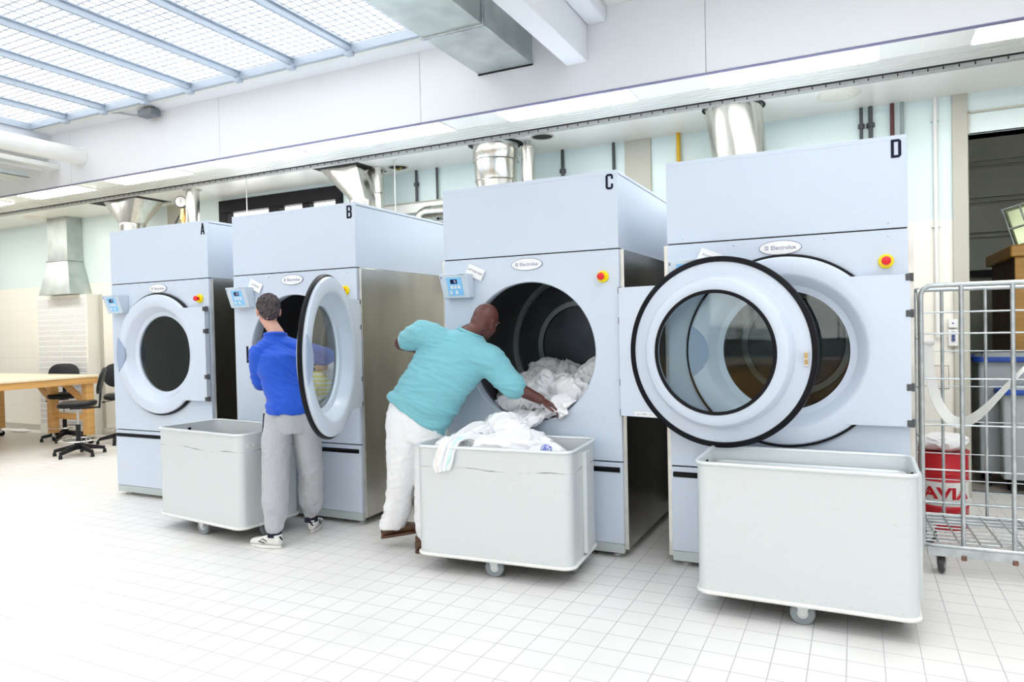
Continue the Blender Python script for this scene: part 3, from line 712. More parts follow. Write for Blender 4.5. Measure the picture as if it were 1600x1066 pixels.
dl = [((-2.27, .50, 1.02), (.22, .2, .17), 'crumpled white sheet at the left back of the open drum of dryer C'),
      ((-2.02, .42, 1.02), (.2, .2, .19), 'crumpled white sheet in the middle of the heap in the open drum of dryer C'),
      ((-1.80, .32, 1.02), (.19, .18, .15), 'crumpled white sheet at the right of the heap in the open drum of dryer C'),
      ((-2.12, .72, 1.08), (.22, .18, .19), 'off-white sheet at the very back of the open drum of dryer C'),
      ((-1.69, .45, 1.13), (.12, .14, .13), 'white cloth piled up against the right wall of the open drum of dryer C'),
      ((-1.80, .07, .955), (.13, .10, .085), 'white towel lying just inside the lip of dryer C under the man\'s hand'),
      ((-2.22, .16, .965), (.13, .12, .09), 'bluish white cloth bunched inside the left of the opening of dryer C')]
for i, (c, r, lab) in enumerate(dl):
    crumple('sheet', c, r, 3+i*1.7, white_cloth, lab, 'linen', G1, (0, .2*math.sin(i*2), i*1.1), .36, 10.5, in_drum)
def in_cart(q):
    m = cartC.matrix_world if False else None
    ca, sa = math.cos(-R(3.87)), math.sin(-R(3.87)); x, y = q.x+2.023, q.y+.383
    u, v = x*ca-y*sa, x*sa+y*ca
    if q.z < .815:
        u = max(-.48, min(.48, u)); v = max(-.245, min(.245, v))
    if q.z < .30: q = V((q.x, q.y, .30))
    ca, sa = ca, -sa
    return V((-2.023+u*ca-v*sa, -.383+u*sa+v*ca, q.z))
G2 = 'white linen heaped in the cart in front of dryer C'
cl = [((-2.22, -.40, .70), (.26, .22, .15), 'white sheet heaped at the left of the cart before dryer C'),
      ((-1.93, -.42, .72), (.26, .20, .14), 'white sheet spread across the middle of the cart before dryer C'),
      ((-1.68, -.50, .71), (.13, .12, .09), 'small white bundle at the right front of the cart before dryer C'),
      ((-2.10, -.22, .84), (.22, .13, .11), 'white sheet sliding from the drum lip into the cart before dryer C'),
      ((-2.33, -.50, .73), (.13, .12, .09), 'white towel bunched at the left front corner of the cart before dryer C')]
for i, (c, r, lab) in enumerate(cl):
    crumple('sheet', c, r, 21+i*2.3, white_cloth, lab, 'linen', G2, (.1*i, 0, i*.8), .30, 9.5, in_cart)
def drape(name, spine, widths, mat, label, cat, nv=30, nu=40, fold=.018, nf=4, seed=0, thick=.008, group=None):
    # a cloth strip running along a spine of points, with its width vectors and rippling folds
    pts = [V(p) for p in spine]; ws = [V(w) for w in widths]; vs = []; uv = []
    K = len(pts)-1
    def cr(a, i, t):
        p0, p1, p2, p3 = a[max(i-1, 0)], a[i], a[i+1], a[min(i+2, K)]
        return .5*((2*p1)+(p2-p0)*t+(2*p0-5*p1+4*p2-p3)*t*t+(3*p1-p0-3*p2+p3)*t**3)
    for a in range(nu+1):
        s = a/nu*K; i = min(int(s), K-1); t = s-i
        p = cr(pts, i, t); w = cr(ws, i, t); d = (cr(pts, i, min(t+.05, 1))-cr(pts, i, max(t-.05, 0))).normalized(); n_ = w.cross(d).normalized()
        for b in range(nv+1):
            u = b/nv*2-1
            h = fold*math.sin(nf*PI*u+noise.noise(V((u*2, s, seed)))*2.5+s*.6)+fold*.9*noise.noise(V((u*4+seed, s*2.2, 3)))
            vs.append(p+w*u*(1+.06*noise.noise(V((s*2, u, seed+5))))+n_*h); uv.append((b/nv, a/nu))
    fs = [(a*(nv+1)+b, a*(nv+1)+b+1, (a+1)*(nv+1)+b+1, (a+1)*(nv+1)+b) for a in range(nu) for b in range(nv)]
    me = D.meshes.new(name); me.from_pydata([tuple(v) for v in vs], [], fs)
    ul = me.uv_layers.new(name='UVMap')
    for l in me.loops: ul.data[l.index].uv = uv[l.vertex_index]
    o = link(me, name, mat, None, 0, 180)
    sd = o.modifiers.new('thickness', 'SOLIDIFY'); sd.thickness = thick; sd.offset = 0
    sb = o.modifiers.new('smooth', 'SUBSURF'); sb.levels = 1; sb.render_levels = 1
    return tag(o, label, cat, group)
drape('sheet', [(-1.98, .10, .915), (-2.02, -.03, .925), (-2.06, -.13, .885), (-2.10, -.24, .875), (-2.16, -.36, .83)],
      [(.14, .03, 0), (.15, .03, .01), (.17, .05, .02), (.20, .08, .0), (.22, .1, 0)], white_cloth, 'long white sheet pulled over the lip of dryer C down into the cart', 'linen', fold=.03, nf=5, seed=3, group=G2)
towel_m = make_towel('striped_towel', [(.10, .24, (.84, .79, .74)), (.42, .45, (.62, .68, .80)), (.50, .53, (.66, .72, .82)), (.68, .82, (.60, .82, .77))])
drape('towel', [(-2.24, -.54, .80), (-2.255, -.60, .84), (-2.27, -.665, .825), (-2.29, -.692, .76), (-2.305, -.700, .70), (-2.305, -.702, .645)],
      [(.09, .0, .01), (.085, .0, 0), (.065, .01, .0), (.06, .012, .006), (.065, .012, .004), (.045, .01, .012)], towel_m, 'white towel with teal and peach stripes hanging over the front rim of the heaped cart', 'towel', fold=.008, nf=3, seed=9)
tag(crumple('cloth', (-1.66, -.58, .80), (.034, .028, .028), 5, pm('blue_check', (.02, .06, .5), (.7, .72, .8), 90, .8), 'small blue and white checked cloth on the linen in the heaped cart', 'cloth', None, amp=.3), group=None)
# linen inside the drum of dryer B
def in_drum_b(q):
    cx, cz = DX['B']+OC[0], 1.37
    d = math.hypot(q.x-cx, q.z-cz); L = .585 if q.y > .1 else .46
    zc = cz if q.y > .1 else OC[1]; d = math.hypot(q.x-cx, q.z-zc)
    if d > L: q = V((cx+(q.x-cx)*L/d, q.y, zc+(q.z-zc)*L/d))
    return q
stripe = D.materials.new('yellow_striped_cotton'); stripe.use_nodes = True
nt = stripe.node_tree; wv = nn(nt, 'ShaderNodeTexWave'); wv.wave_type = 'BANDS'; wv.bands_direction = 'Z'; wv.inputs['Scale'].default_value = 9; wv.inputs['Distortion'].default_value = 1.5
nt.links.new(coords(nt), wv.inputs['Vector']); nt.links.new(mixc(nt, ramp(nt, wv.outputs['Fac'], .35, .45), (.82, .82, .80), (.82, .74, .12)), nt.nodes['Principled BSDF'].inputs['Base Color'])
G3 = 'linen in the half open drum of dryer B'
crumple('sheet', (-4.30, .35, .96), (.24, .22, .14), 41, white_cloth, 'white sheet at the bottom left of the drum of dryer B', 'linen', G3, amp=.3, keep=in_drum_b)
crumple('sheet', (-3.92, .22, 1.14), (.15, .15, .16), 47, white_cloth, 'white sheet at the right of the drum of dryer B, seen through the door glass', 'linen', G3, amp=.3, keep=in_drum_b)
crumple('cloth', (-3.98, .04, 1.08), (.17, .10, .11), 44, stripe, 'yellow and white striped cloth in the drum of dryer B seen through the door glass', 'cloth', G3, amp=.25, keep=in_drum_b)
crumple('sheet', (-3.96, .04, .955), (.13, .09, .07), 52, white_cloth, 'white cloth under the striped cloth in the opening of dryer B', 'linen', G3, amp=.3, keep=in_drum_b)

# ------------------------------------------------------------------ people
def hand(mb, w, d, n, side, curl=.35, s=1.0):
    # w wrist point, d finger direction, n back-of-hand normal, side = thumb side vector sign
    w, d = V(w), V(d).normalized(); n = V(n); n = (n-d*n.dot(d)).normalized(); t = d.cross(n)*side
    mb.loft([(w, t*.026*s, n*.020*s), (w+d*.03*s, t*.034*s, n*.017*s), (w+d*.07*s, t*.042*s, n*.015*s), (w+d*.095*s, t*.040*s, n*.013*s)], 16)
    for k, (off, ln) in enumerate(((.031, .074), (.011, .084), (-.010, .078), (-.029, .060))):
        p = w+d*.092*s+t*off*s; a = .15+curl*.5; dd = d+t*off*1.4
        for seg in range(3):
            L = ln*(.45, .32, .26)[seg]*s; q = p+(dd.normalized()*math.cos(a)-n*math.sin(a))*L
            mb.cap(p, q, (.0092, .0085, .0078)[seg]*s, (.0085, .0078, .0070)[seg]*s, 10); p = q; a += curl*(.8+.12*k)
    p = w+d*.028*s+t*.026*s-n*.004; dd = (d*.75+t*.75-n*.25).normalized()
    for L, r in ((.042, .0125), (.032, .0105), (.026, .0095)):
        q = p+dd*L*s; mb.cap(p, q, r*s, r*.88*s, 10); p = q; dd = (dd+d*.35-t*.15).normalized()
def head(mb, c, f, u, s=1.0, ears=1):
    c, f, u = V(c), V(f).normalized(), V(u); u = (u-f*u.dot(f)).normalized(); r = f.cross(u)
    ax = (r, f, u); P = lambda a, b, z: c+(r*a+f*b+u*z)*s
    mb.ell(P(0, -.012, .022), (.077*s, .096*s, .093*s), ax, 20).ell(P(0, .025, -.03), (.066*s, .07*s, .082*s), ax, 18).ell(P(0, .05, -.085), (.036*s, .035*s, .028*s), ax)
    mb.ell(P(0, -.045, -.02), (.066*s, .058*s, .07*s), ax, 18)
    mb.cap(P(0, .092, .012), P(0, .112, -.022), .010*s, .014*s, 10)       # nose
    mb.ell(P(0, .093, -.058), (.026*s, .010*s, .011*s), ax)               # lips
    mb.ell(P(0, .082, .028), (.055*s, .012*s, .010*s), ax)                # brow
    for q in (-1, 1):
        mb.ell(P(q*.080, -.008, -.012), (.010*s, .020*s, .034*s), (r, (f*.9+u*.2).normalized(), u), 12)
        mb.ell(P(q*.085, -.016, -.004), (.007*s, .016*s, .024*s), ax, 10)
    return P, ax
def fold_fn(amp, sx, sy, sz, seed, fine=.35, axis=None):
    def g(co):
        if axis: t = co.dot(axis); co = (co-axis*t)*(sx/sz)+axis*t; q = V((co.x*sz+seed, co.y*sz, co.z*sz-seed))
        else: q = V((co.x*sx+seed, co.y*sy, co.z*sz-seed))
        w = noise.noise(q*.5)*1.2
        a = 1-2*abs(noise.noise(q+V((w, w*.5, -w)))); b = 1-2*abs(noise.noise(q*2.3+V((w, 3, 1))))
        return amp*(a*.7+fine*b)
    return g
def shoe(parent, heel, toe, up, mat, solemat, name='shoe', boot=.07, k=1):
    h, t = V(heel), V(toe); d = (t-h).normalized(); L = (t-h).length; u = V(up); u = (u-d*u.dot(d)).normalized(); a = d.cross(u)
    m = MB(); P = lambda x, z, y=0: h+d*(x*L)+u*z+a*y
    m.loft([(P(.0, .05), a*.024, u*.032), (P(.10, .058), a*.036, u*.042), (P(.3, .056), a*.036, u*.042), (P(.5, .046*k), a*.038, u*.034*k), (P(.72, .036*k), a*.046, u*.026*k), (P(.9, .032*k), a*.042, u*.022*k), (P(1.0, .028*k), a*.022, u*.014*k)], 18)
    m.loft([(P(.18, .05), d*.055, a*.034), (P(.17, .05+boot*.6), d*.048, a*.036), (P(.15, .05+boot), d*.046, a*.038)], 16)
    o = blob(m, name, mat, parent, .005, 4)
    s = MB(); out = []
    for i in range(28):
        q = 2*PI*i/28; x = .5+.52*math.cos(q); w = .040+.008*math.sin((x-.2)*PI) if 0 < x < 1 else .038
        out.append((x, w*math.sin(q)*1.05))
    s.add([P(x, .0, y) for x, y in out]+[P(x, .020, y) for x, y in out], [tuple(range(27, -1, -1)), tuple(range(28, 56))]+[(i, (i+1) % 28, 28+(i+1) % 28, 28+i) for i in range(28)])
    s.build('sole', solemat, o, .003)
    return o, P
def limb(mb, pts, rs, n=18):
    pts = [V(p) for p in pts]
    for i in range(len(pts)-1): mb.cap(pts[i], pts[i+1], rs[i], rs[i+1], n)
    return mb

# --- man in blue at dryer B
def man_blue():
    f = V((-.62, .785, 0)); r = V((.785, .62, 0)); z = V((0, 0, 1))
    pel = V((-3.735, -.49, .96)); chest = V((-3.83, -.46, 1.28)); neck = V((-3.905, -.445, 1.50))
    hc = V((-3.985, -.43, 1.690)); hf = V((-.78, .60, -.22))
    lsh = V((-3.955, -.56, 1.375)); rsh = V((-3.715, -.36, 1.375))
    lel = V((-4.00, -.50, 1.150)); lwr = V((-4.10, -.27, 1.12))
    rel = V((-3.745, -.08, 1.33)); rwr = V((-3.87, .045, 1.245))
    lank = V((-3.735, -.680, .10)); rank = V((-3.765, -.27, .10)); lkn = V((-3.765, -.62, .52)); rkn = V((-3.675, -.36, .50))
    lhip = pel+r*-.095+z*-.04; rhip = pel+r*.095+z*-.04
    b = MB()
    b.loft([(pel+z*-.1, r*.13, f*.095), (pel+z*.05, r*.135, f*.10), (V((-3.785, -.475, 1.13)), r*.13, f*.095), (chest, r*.15, f*.105), (neck+z*-.08, r*.11, f*.075), (neck, r*.062, f*.058)], 24)
    b.loft([(neck+z*-.05, r*.068, f*.066), (neck+z*.04-f*-.01, r*.060, f*.060), (hc+z*-.07-f*.02, r*.060, f*.064)], 18)
    P, ax = head(b, hc, hf, z)
    limb(b, [lsh, lel, lwr], [.052, .040, .028]); limb(b, [rsh, rel, rwr], [.052, .040, .028])
    limb(b, [lhip, lkn, lank], [.080, .055, .040]); limb(b, [rhip, rkn, rank], [.080, .055, .040])
    hand(b, lwr, (-.2, .8, -.45), (-.7, .1, .7), 1, .3); hand(b, rwr, (-.75, .5, -.35), (.3, .5, .8), -1, .35)
    body = blob(b, 'person', skin_l, None, .005, 3)
    tag(body, 'man in royal blue polo shirt and grey jogging trousers reaching into dryer B', 'person')
    # hair
    h = MB(); s = 1.0
    h.ell(P(0, -.022, .040), (.084, .099, .090), ax, 22).ell(P(0, -.062, .0), (.074, .052, .085), ax, 18).ell(P(0, .03, .085), (.066, .060, .034), ax, 16)
    hr = blob(h, 'hair', hair_m, body, .005, 2, lambda co: .010*(.6-2*abs(noise.noise(V((co.x*48, co.y*48, co.z*30)))))+.004*noise.noise(co*120))
    for q in (-1, 1):
        e = MB().ell(P(q*.031, .070, .008), (.011, .009, .008), ax, 12).build('eye', white, body)
    # shirt
    m = MB()
    hem = pel+z*.015
    m.loft([(hem+z*-.035, r*.172, f*.140), (hem+z*.03, r*.168, f*.136), (pel+z*.08, r*.158, f*.120), (V((-3.785, -.477, 1.13)), r*.157, f*.118), (chest+z*-.02, r*.176, f*.128), (chest+z*.08, r*.172, f*.120), (neck+z*-.065, r*.125, f*.088), (neck+z*-.005, r*.074, f*.070), (neck+z*.02, r*.070, f*.067)], 28)
    limb(m, [lsh, lsh*.45+lel*.55, lel+z*.02], [.070, .070, .068]); limb(m, [rsh, rsh*.5+rel*.5, rel], [.070, .068, .064])
    m.cap(lsh+z*.0, neck+z*-.05, .068, .070).cap(rsh, neck+z*-.05, .068, .070)
    sh = blob(m, 'polo_shirt', blue_cloth, body, .0075, 7, fold_fn(.0125, 5, 5, 19, 2.2, .4, V((.38, .3, .87)).normalized()))
    c = MB(); pts = []
    for i in range(26):
        a = 2*PI*i/26; pts.append(neck+z*(.012+.012*math.cos(a))+r*.076*math.sin(a)-f*.072*math.cos(a))
    c.tube(pts, .0125, 8, True).build('collar', blue_cloth, sh)
    # trousers
    m = MB()
    m.loft([(pel+z*-.16, r*.150, f*.118), (pel+z*-.05, r*.162, f*.128), (pel+z*.03, r*.152, f*.115), (pel+z*.05, r*.148, f*.110)], 28)
    limb(m, [lhip, lhip*.5+lkn*.5, lkn, lkn*.45+lank*.55, lank+V((0, 0, .055))], [.098, .100, .092, .086, .058])
    limb(m, [rhip, rhip*.5+rkn*.5, rkn, rkn*.45+rank*.55, rank+V((0, 0, .055))], [.098, .096, .088, .084, .056])
    tr = blob(m, 'jogging_trousers', jogger, body, .008, 6, lambda co: fold_fn(.008+.009*max(0, 1-abs(co.z-.22)/.16), 10, 10, 11, 6.1)(co))
    MB().cap(lhip+r*-.080+z*.02-f*.055, lhip+r*-.092+z*-.12-f*.045, .010, .009).build('pocket', sock_m, tr)
    for nm, ank, hl, to in (('l', lank, V((-3.675, -.683, .002)), V((-3.945, -.690, .002))), ('r', rank, V((-3.735, -.305, .002)), V((-3.87, -.07, .002)))):
        MB().cyl(ank+z*-.02, ank+z*.06, .050, .046, 18).build('sock', sock_m, body)
        o, Q = shoe(body, hl, to, z, shoe_w, shoe_w, 'sneaker', .045)
        g = MB().tube([Q(.0, .055, .012), Q(-.012, .07, 0), Q(.0, .085, -.012)], .006, 8)
        g.tube([Q(.35, .05, .040), Q(.5, .062, .034), Q(.62, .045, .042), Q(.42, .036, .043)], .0035, 6).tube([Q(.35, .05, -.040), Q(.5, .062, -.034), Q(.62, .045, -.042), Q(.42, .036, -.043)], .0035, 6)
        g.build('stripe', sock_m, o)
    return body
# --- man in teal at dryer C
def man_teal():
    z = V((0, 0, 1))
    pel = V((-2.735, -.36, .93)); neck = V((-2.375, -.20, 1.49)); hc = V((-2.285, -.14, 1.575))
    lsh = V((-2.655, -.35, 1.495)); rsh = V((-2.235, -.175, 1.30))
    r = (rsh-lsh).normalized(); sp = (neck-pel).normalized(); f = r.cross(sp)*-1
    f = (sp.cross(r)*-1) if (sp.cross(r)).y < 0 else sp.cross(r)
    hf = V((.20, .92, -.38)); hu = V((.30, .25, .93))
    lel = V((-2.865, -.31, 1.435)); lwr = V((-2.72, -.10, 1.36))
    rel = V((-2.085, -.13, 1.125)); rwr = V((-1.935, -.035, 1.035))
    mid = pel.lerp(neck, .45)
    rz = V((.93, .30, -.25)).normalized()
    lhip = V((-2.785, -.39, .90)); rhip = V((-2.64, -.33, .86))
    lkn = V((-2.825, -.40, .53)); rkn = V((-2.665, -.33, .50)); lank = V((-2.945, -.325, .155)); rank = V((-2.665, -.355, .10))
    b = MB()
    b.loft([(pel+sp*-.08, rz*.17, f*.13), (pel+sp*.1, rz*.19, f*.15), (mid, r*.2, f*.16), (neck-sp*.18, r*.2, f*.14), (neck-sp*.05, r*.16, f*.1), (neck, r*.08, f*.07)], 24)
    b.loft([(neck-sp*.06, r*.085, f*.08), (neck+sp*.03, r*.074, f*.074), (hc-hu*.05-hf*.03, r*.070, f*.072)], 18)
    P, ax = head(b, hc, hf, hu, 1.04)
    limb(b, [lsh, lel, lwr], [.065, .050, .034]); limb(b, [rsh, rel, rwr], [.065, .050, .034])
    limb(b, [lhip, lkn, lank], [.10, .066, .046]); limb(b, [rhip, rkn, rank], [.10, .066, .046])
    hand(b, lwr, (.25, .9, -.2), (-.2, .1, .95), 1, .3, 1.08); hand(b, rwr, (.80, .22, -.38), (.25, .1, .95), 1, .55, 1.08)
    body = blob(b, 'person', skin_d, None, .005, 3)
    tag(body, 'bald man in light teal polo shirt and white trousers leaning into dryer C', 'person')
    for q in (-1, 1): MB().ell(P(q*.032, .069, .008), (.011, .009, .008), ax, 12).build('eye', white, body)
    m = MB()
    hem = pel+sp*.0
    m.loft([(pel+sp*.01, V((.80, .22, -.56)).normalized()*.238, f*.165), (pel+sp*.12, V((.86, .25, -.42)).normalized()*.232, f*.178), (mid+sp*-.02, (r+rz).normalized()*.228, f*.185), (neck-sp*.24, r*.240, f*.165), (neck-sp*.13, r*.225, f*.140), (neck-sp*.05, r*.165, f*.105), (neck+sp*.0, r*.094, f*.085)], 30)
    limb(m, [lsh, lsh.lerp(lel, .4), lel.lerp(lsh, .36)], [.088, .080, .074]); limb(m, [rsh, rsh.lerp(rel, .5), rel.lerp(rsh, .02)], [.096, .088, .080])
    m.cap(lsh, neck-sp*.15-r*.10, .092, .125).cap(rsh, neck-sp*.16+r*.10, .105, .13)
    sh = blob(m, 'polo_shirt', teal_cloth, body, .008, 8, fold_fn(.014, 3.5, 3.5, 15, 4.4, .4, (sp*.9-r*.35).normalized()))
    c = MB(); pts = []
    for i in range(26):
        a = 2*PI*i/26; pts.append(neck+sp*.008+r*.088*math.sin(a)-f*.080*math.cos(a))
    c.tube(pts, .010, 8, True).build('collar', teal_cloth, sh)
    for e0, s0, rr in ((lel.lerp(lsh, .36), lsh, .076), (rel.lerp(rsh, .02), rsh, .082)):
        d = (e0-s0).normalized(); a, q = frame(d)
        MB().tube([e0+d*.072*.55+(a*math.cos(2*PI*i/24)+q*math.sin(2*PI*i/24))*rr*.83 for i in range(24)], .005, 6, True).build('sleeve_band', teal_edge, sh)
    m = MB()
    m.loft([(pel-z*.16, rz*.175, f*.15), (pel-z*.02, rz*.200, f*.165), (pel+sp*.07, V((.86, .25, -.45)).normalized()*.21, f*.155)], 28)
    limb(m, [lhip, lhip.lerp(lkn, .5), lkn, lkn.lerp(lank, .35)], [.140, .122, .096, .086])
    px, py = V((1, .1, 0)), V((-.1, 1, 0))
    m.loft([(lkn, px*.094, py*.10), (lkn.lerp(lank, .4), px*.088, py*.09), (lkn.lerp(lank, .8)+V((-.004, 0, 0)), px*.085, py*.09), (lank+V((-.02, -.01, .0)), px*.088, py*.092), (lank+V((-.022, -.01, -.018)), px*.086, py*.09)], 22)
    limb(m, [rhip, rhip.lerp(rkn, .5), rkn, rkn.lerp(rank, .55), rank+V((0, 0, .04))], [.130, .105, .086, .076, .068])
    blob(m, 'trousers', trouser_w, body, .008, 6, lambda co: fold_fn(.008+.008*max(0, 1-abs(co.z-.25)/.2), 10, 10, 12, 8.8)(co))
    up1 = V((-.25, .1, .96))
    shoe(body, (-3.035, -.365, .050), (-2.785, -.205, .085), up1, shoe_b, shoe_b, 'shoe', .06, 1.35)
    shoe(body, (-2.715, -.415, .002), (-2.575, -.165, .002), z, shoe_b, shoe_b, 'shoe', .06, 1.35)
    return body
man_blue(); man_teal()

# ------------------------------------------------------------------ ducts and pipes above the machines
def duct_round(name, label, cx, cy, r0, r1, z0, z1, seams, cat='duct', flange=0, tilt=0, hole=True, mat=bright):
    t = thing(name, label, cat, (cx, cy, z1), group=None)
    H = z0-z1
    m = MB().lathe([(r1, H), (r0, 0)], n=48); m.v = [(x+tilt*(zz/H), y, zz) for x, y, zz in m.v]; m.build('duct_body', mat, t, 0, 60)
    for s in seams:
        rr = r0+(r1-r0)*s; MB().lathe([(rr+.001, H*s+.008), (rr+.006, H*s), (rr+.001, H*s-.008)], (tilt*s, 0, 0), n=48).build('seam_ring', mat, t)
    if hole: MB().lathe([(r0+.004, -.004), (r0+.028, -.004)], n=48).build('ceiling_gap', hole_dark, t)
    if flange: MB().lathe([(r0, -.012), (r0+flange, -.012), (r0+flange, -.004), (r0, -.004)], n=32, closed=True).build('flange', mat, t)
    return t
duct_round('exhaust_duct', 'wide shiny exhaust duct rising to the ceiling behind dryer D', -.945, 2.03, .238, .212, 1.9, CZ, (.62,), tilt=.16)
t = thing('exhaust_duct', 'fat shiny exhaust duct with a wide collar behind dryer C', 'duct', (-3.30, 2.06, CZ))
MB().lathe([(.232, -.02), (.232, -.18), (.226, -.185), (.215, -.38), (.16, -.62), (.15, -1.5)], n=48).build('duct_body', bright, t, 0, 60)
for zz, rr in ((-.18, .232), (-.38, .215)): MB().lathe([(rr+.001, zz+.008), (rr+.007, zz), (rr, zz-.008)], n=48).build('seam_ring', bright, t)
MB().lathe([(.20, -.004), (.285, -.004)], n=40).build('ceiling_gap', hole_dark, t)
MB().lathe([(.12, -.0), (.15, -.06), (.225, -.045), (.235, -.012)], n=40).build('foil_collar', galv, t)
t = duct_round('vent_pipe', 'slim shiny vent pipe with a flange beside the duct behind dryer C', -2.955, 2.10, .068, .066, 1.9, CZ-.06, (.3,), flange=.022, hole=False)
MB().cyl((0, 0, 0), (0, 0, .06), .03, n=16).build('stub', galv, t)
duct_round('vent_pipe', 'slim pale vent pipe beside the funnel behind dryer B', -4.95, 2.28, .074, .074, 1.9, CZ, (.2,), flange=.016, hole=False)
t = duct_round('vent_pipe', 'shiny vent pipe left of the dark window, behind dryer A', -7.70, 2.02, .085, .085, 1.5, CZ, (.3,), flange=.03, hole=False)
def funnel(label, tx0, tx1, ty0, ty1, bx, by, br, zb):
    t = thing('exhaust_funnel', label, 'duct', ((tx0+tx1)/2, (ty0+ty1)/2, CZ))
    ox, oy = (tx0+tx1)/2, (ty0+ty1)/2; n = 32; vs = []
    for i in range(n):
        a = 2*PI*i/n+PI/4; q = i/n*4; s = int(q); u = q-s
        cs = [(tx1, ty1), (tx0, ty1), (tx0, ty0), (tx1, ty0)]; p, p2 = cs[s], cs[(s+1) % 4]
        vs.append((p[0]+(p2[0]-p[0])*u-ox, p[1]+(p2[1]-p[1])*u-oy, -.01))
    for i in range(n):
        a = 2*PI*i/n+PI/4; vs.append((bx+br*math.cos(a)-ox, by+br*math.sin(a)-oy, zb-CZ))
    MB().add(vs, [(i, (i+1) % n, n+(i+1) % n, n+i) for i in range(n)]).build('cone', bright, t, 0, 30)
    MB().lathe([(br, zb-CZ), (br+.004, zb-CZ-.02), (br, zb-CZ-.04), (br, -1.6)], (bx-ox, by-oy, 0), n=36).build('neck', bright, t)
    MB().box(tx0-ox-.06, tx1-ox+.06, ty0-oy-.06, ty1-oy+.06, -.006, -.002).build('ceiling_gap', hole_dark, t)
    return t
funnel('shiny square-to-round funnel duct behind dryer B', -5.54, -5.02, 1.98, 2.42, -5.06, 2.14, .15, 3.02)
funnel('pale funnel duct hanging left of dryer A under an open ceiling hatch', -9.38, -8.72, 1.95, 2.4, -9.06, 2.15, .17, 3.09)
t = thing('ceiling_hatch', 'black open ceiling hatch left of dryer A', 'hatch', (-9.25, 1.9, CZ))
MB().box(-.42, .62, -.06, .5, -.004, 0).build('opening', hole_dark, t)
MB().box(-.44, .64, -.09, -.06, -.012, 0).box(-.44, .64, .5, .53, -.012, 0).build('frame', galv, t, .002)
def pipe(label, pts, r, mat, name='pipe', group=None, clip=None, n=14):
    p0 = V(pts[0]); t = thing(name, label, 'pipe', p0, group=group)
    MB().tube([V(p)-p0 for p in pts], r, n).build('tube', mat, t)
    if clip:
        for z in clip: MB().lathe([(r, -.018), (r*1.9, -.018), (r*1.9, .018), (r, .018)], (0, 0, z-p0.z), n=14, closed=True).build('clip', mat, t)
    return t
for x, r, mt, lb, cl in ((-4.646, .016, pipe_dark, 'thin dark wall pipe nearest the slim vent pipe of dryer B', (3.24,)), (-4.36, .014, pipe_dark, 'thin dark wall pipe above the pipe elbow between dryers B and C', None),
                         (-2.789, .018, pipe_dark, 'thin dark wall pipe behind dryer C, right of its vent pipe', (3.18,)), (-2.225, .016, pipe_dark, 'thin dark wall pipe beside the cream column behind dryer C', None),
                         (.058, .014, pipe_dark, 'thin dark wall pipe above dryer D, leftmost of four', (3.24,)), (.132, .018, pipe_dark, 'dark wall pipe above dryer D, second from left of four', (3.24,)),
                         (.30, .017, pipe_brown, 'brown wall pipe above dryer D beneath the letter side', None), (.375, .015, pm('grey_pipe', (.3, .36, .36), None, 5, .5), 'grey wall pipe above dryer D, rightmost of four', None)):
    pipe(lb, [(x, WY-.03, 1.2), (x, WY-.03, 3.0), (x, WY-.03, CZ)], r, mt, 'wall_pipe', 'pipes running up the back wall', cl)
pipe('mustard yellow gas pipe between dryers C and D', [(-1.555, WY-.05, 1.0), (-1.555, WY-.05, CZ)], .021, yellow_pipe, 'gas_pipe')
cdt = thing('cable_conduit', 'white cable conduit on the wall right of dryer D, above the switch boxes', 'conduit', (.622, WY, 1.36))
MB().cyl((0, -.022, 0), (0, -.022, CZ-1.36), .016, n=14).build('tube', white, cdt)
for z in (.95, 1.85): MB().box(-.032, .032, -.03, 0, z-.006, z+.006).build('clip', castersteel, cdt, .001)
t = thing('pipe_elbow', 'bright insulated pipe with an elbow behind dryer B', 'pipe', (-4.47, 2.42, 2.4))
MB().box(.5, .53, 0, WY-2.423, .40, .52).build('bracket', castersteel, t)
el = [(-.02, 0, -2.4), (-.02, 0, .34)]+[(-.02+.12-.12*math.cos(R(a)), 0, .34+.12*math.sin(R(a))) for a in (20, 40, 60, 80, 90)]+[(1.4, 0, .46)]
MB().tube(el, .07, 18).build('tube', bright, t)
for p0, p1 in (((-.02, 0, .33), (-.02, 0, .345)), ((.13, 0, .46), (.15, 0, .46))): MB().cyl(p0, p1, .076, n=20).build('seam_ring', bright, t)
MB().tube([(.05, .06, .36), (1.4, .06, .34)], .018, 10).build('small_pipe', castersteel, t)
t = thing('wall_rail', 'long pale cable duct along the back wall behind dryer B', 'trunking', (-5.2, WY-.09, 2.90))
MB().box(0, 2.6, 0, .08, 0, .11).build('duct_body', pipe_white, t, .004)
MB().box(0, 2.6, -.006, .08, .112, .125).build('lid', cream, t, .002)
for x, y, z0, lb in ((-6.62, 1.0+.9, 2.55, 'thin hanging rod in front of the dark window, above dryer B'), (-4.55, 2.05, 2.55, 'thin hanging rod behind dryer B, right of the slim vent pipe')):
    t = thing('hanging_rod', lb, 'rod', (x, y, CZ)); MB().cyl((0, 0, z0-CZ), (0, 0, 0), .006, n=8).build('rod', castersteel, t); MB().lathe([(.001, -.012), (.03, -.008), (.035, 0)], n=16).build('rosette', white, t)
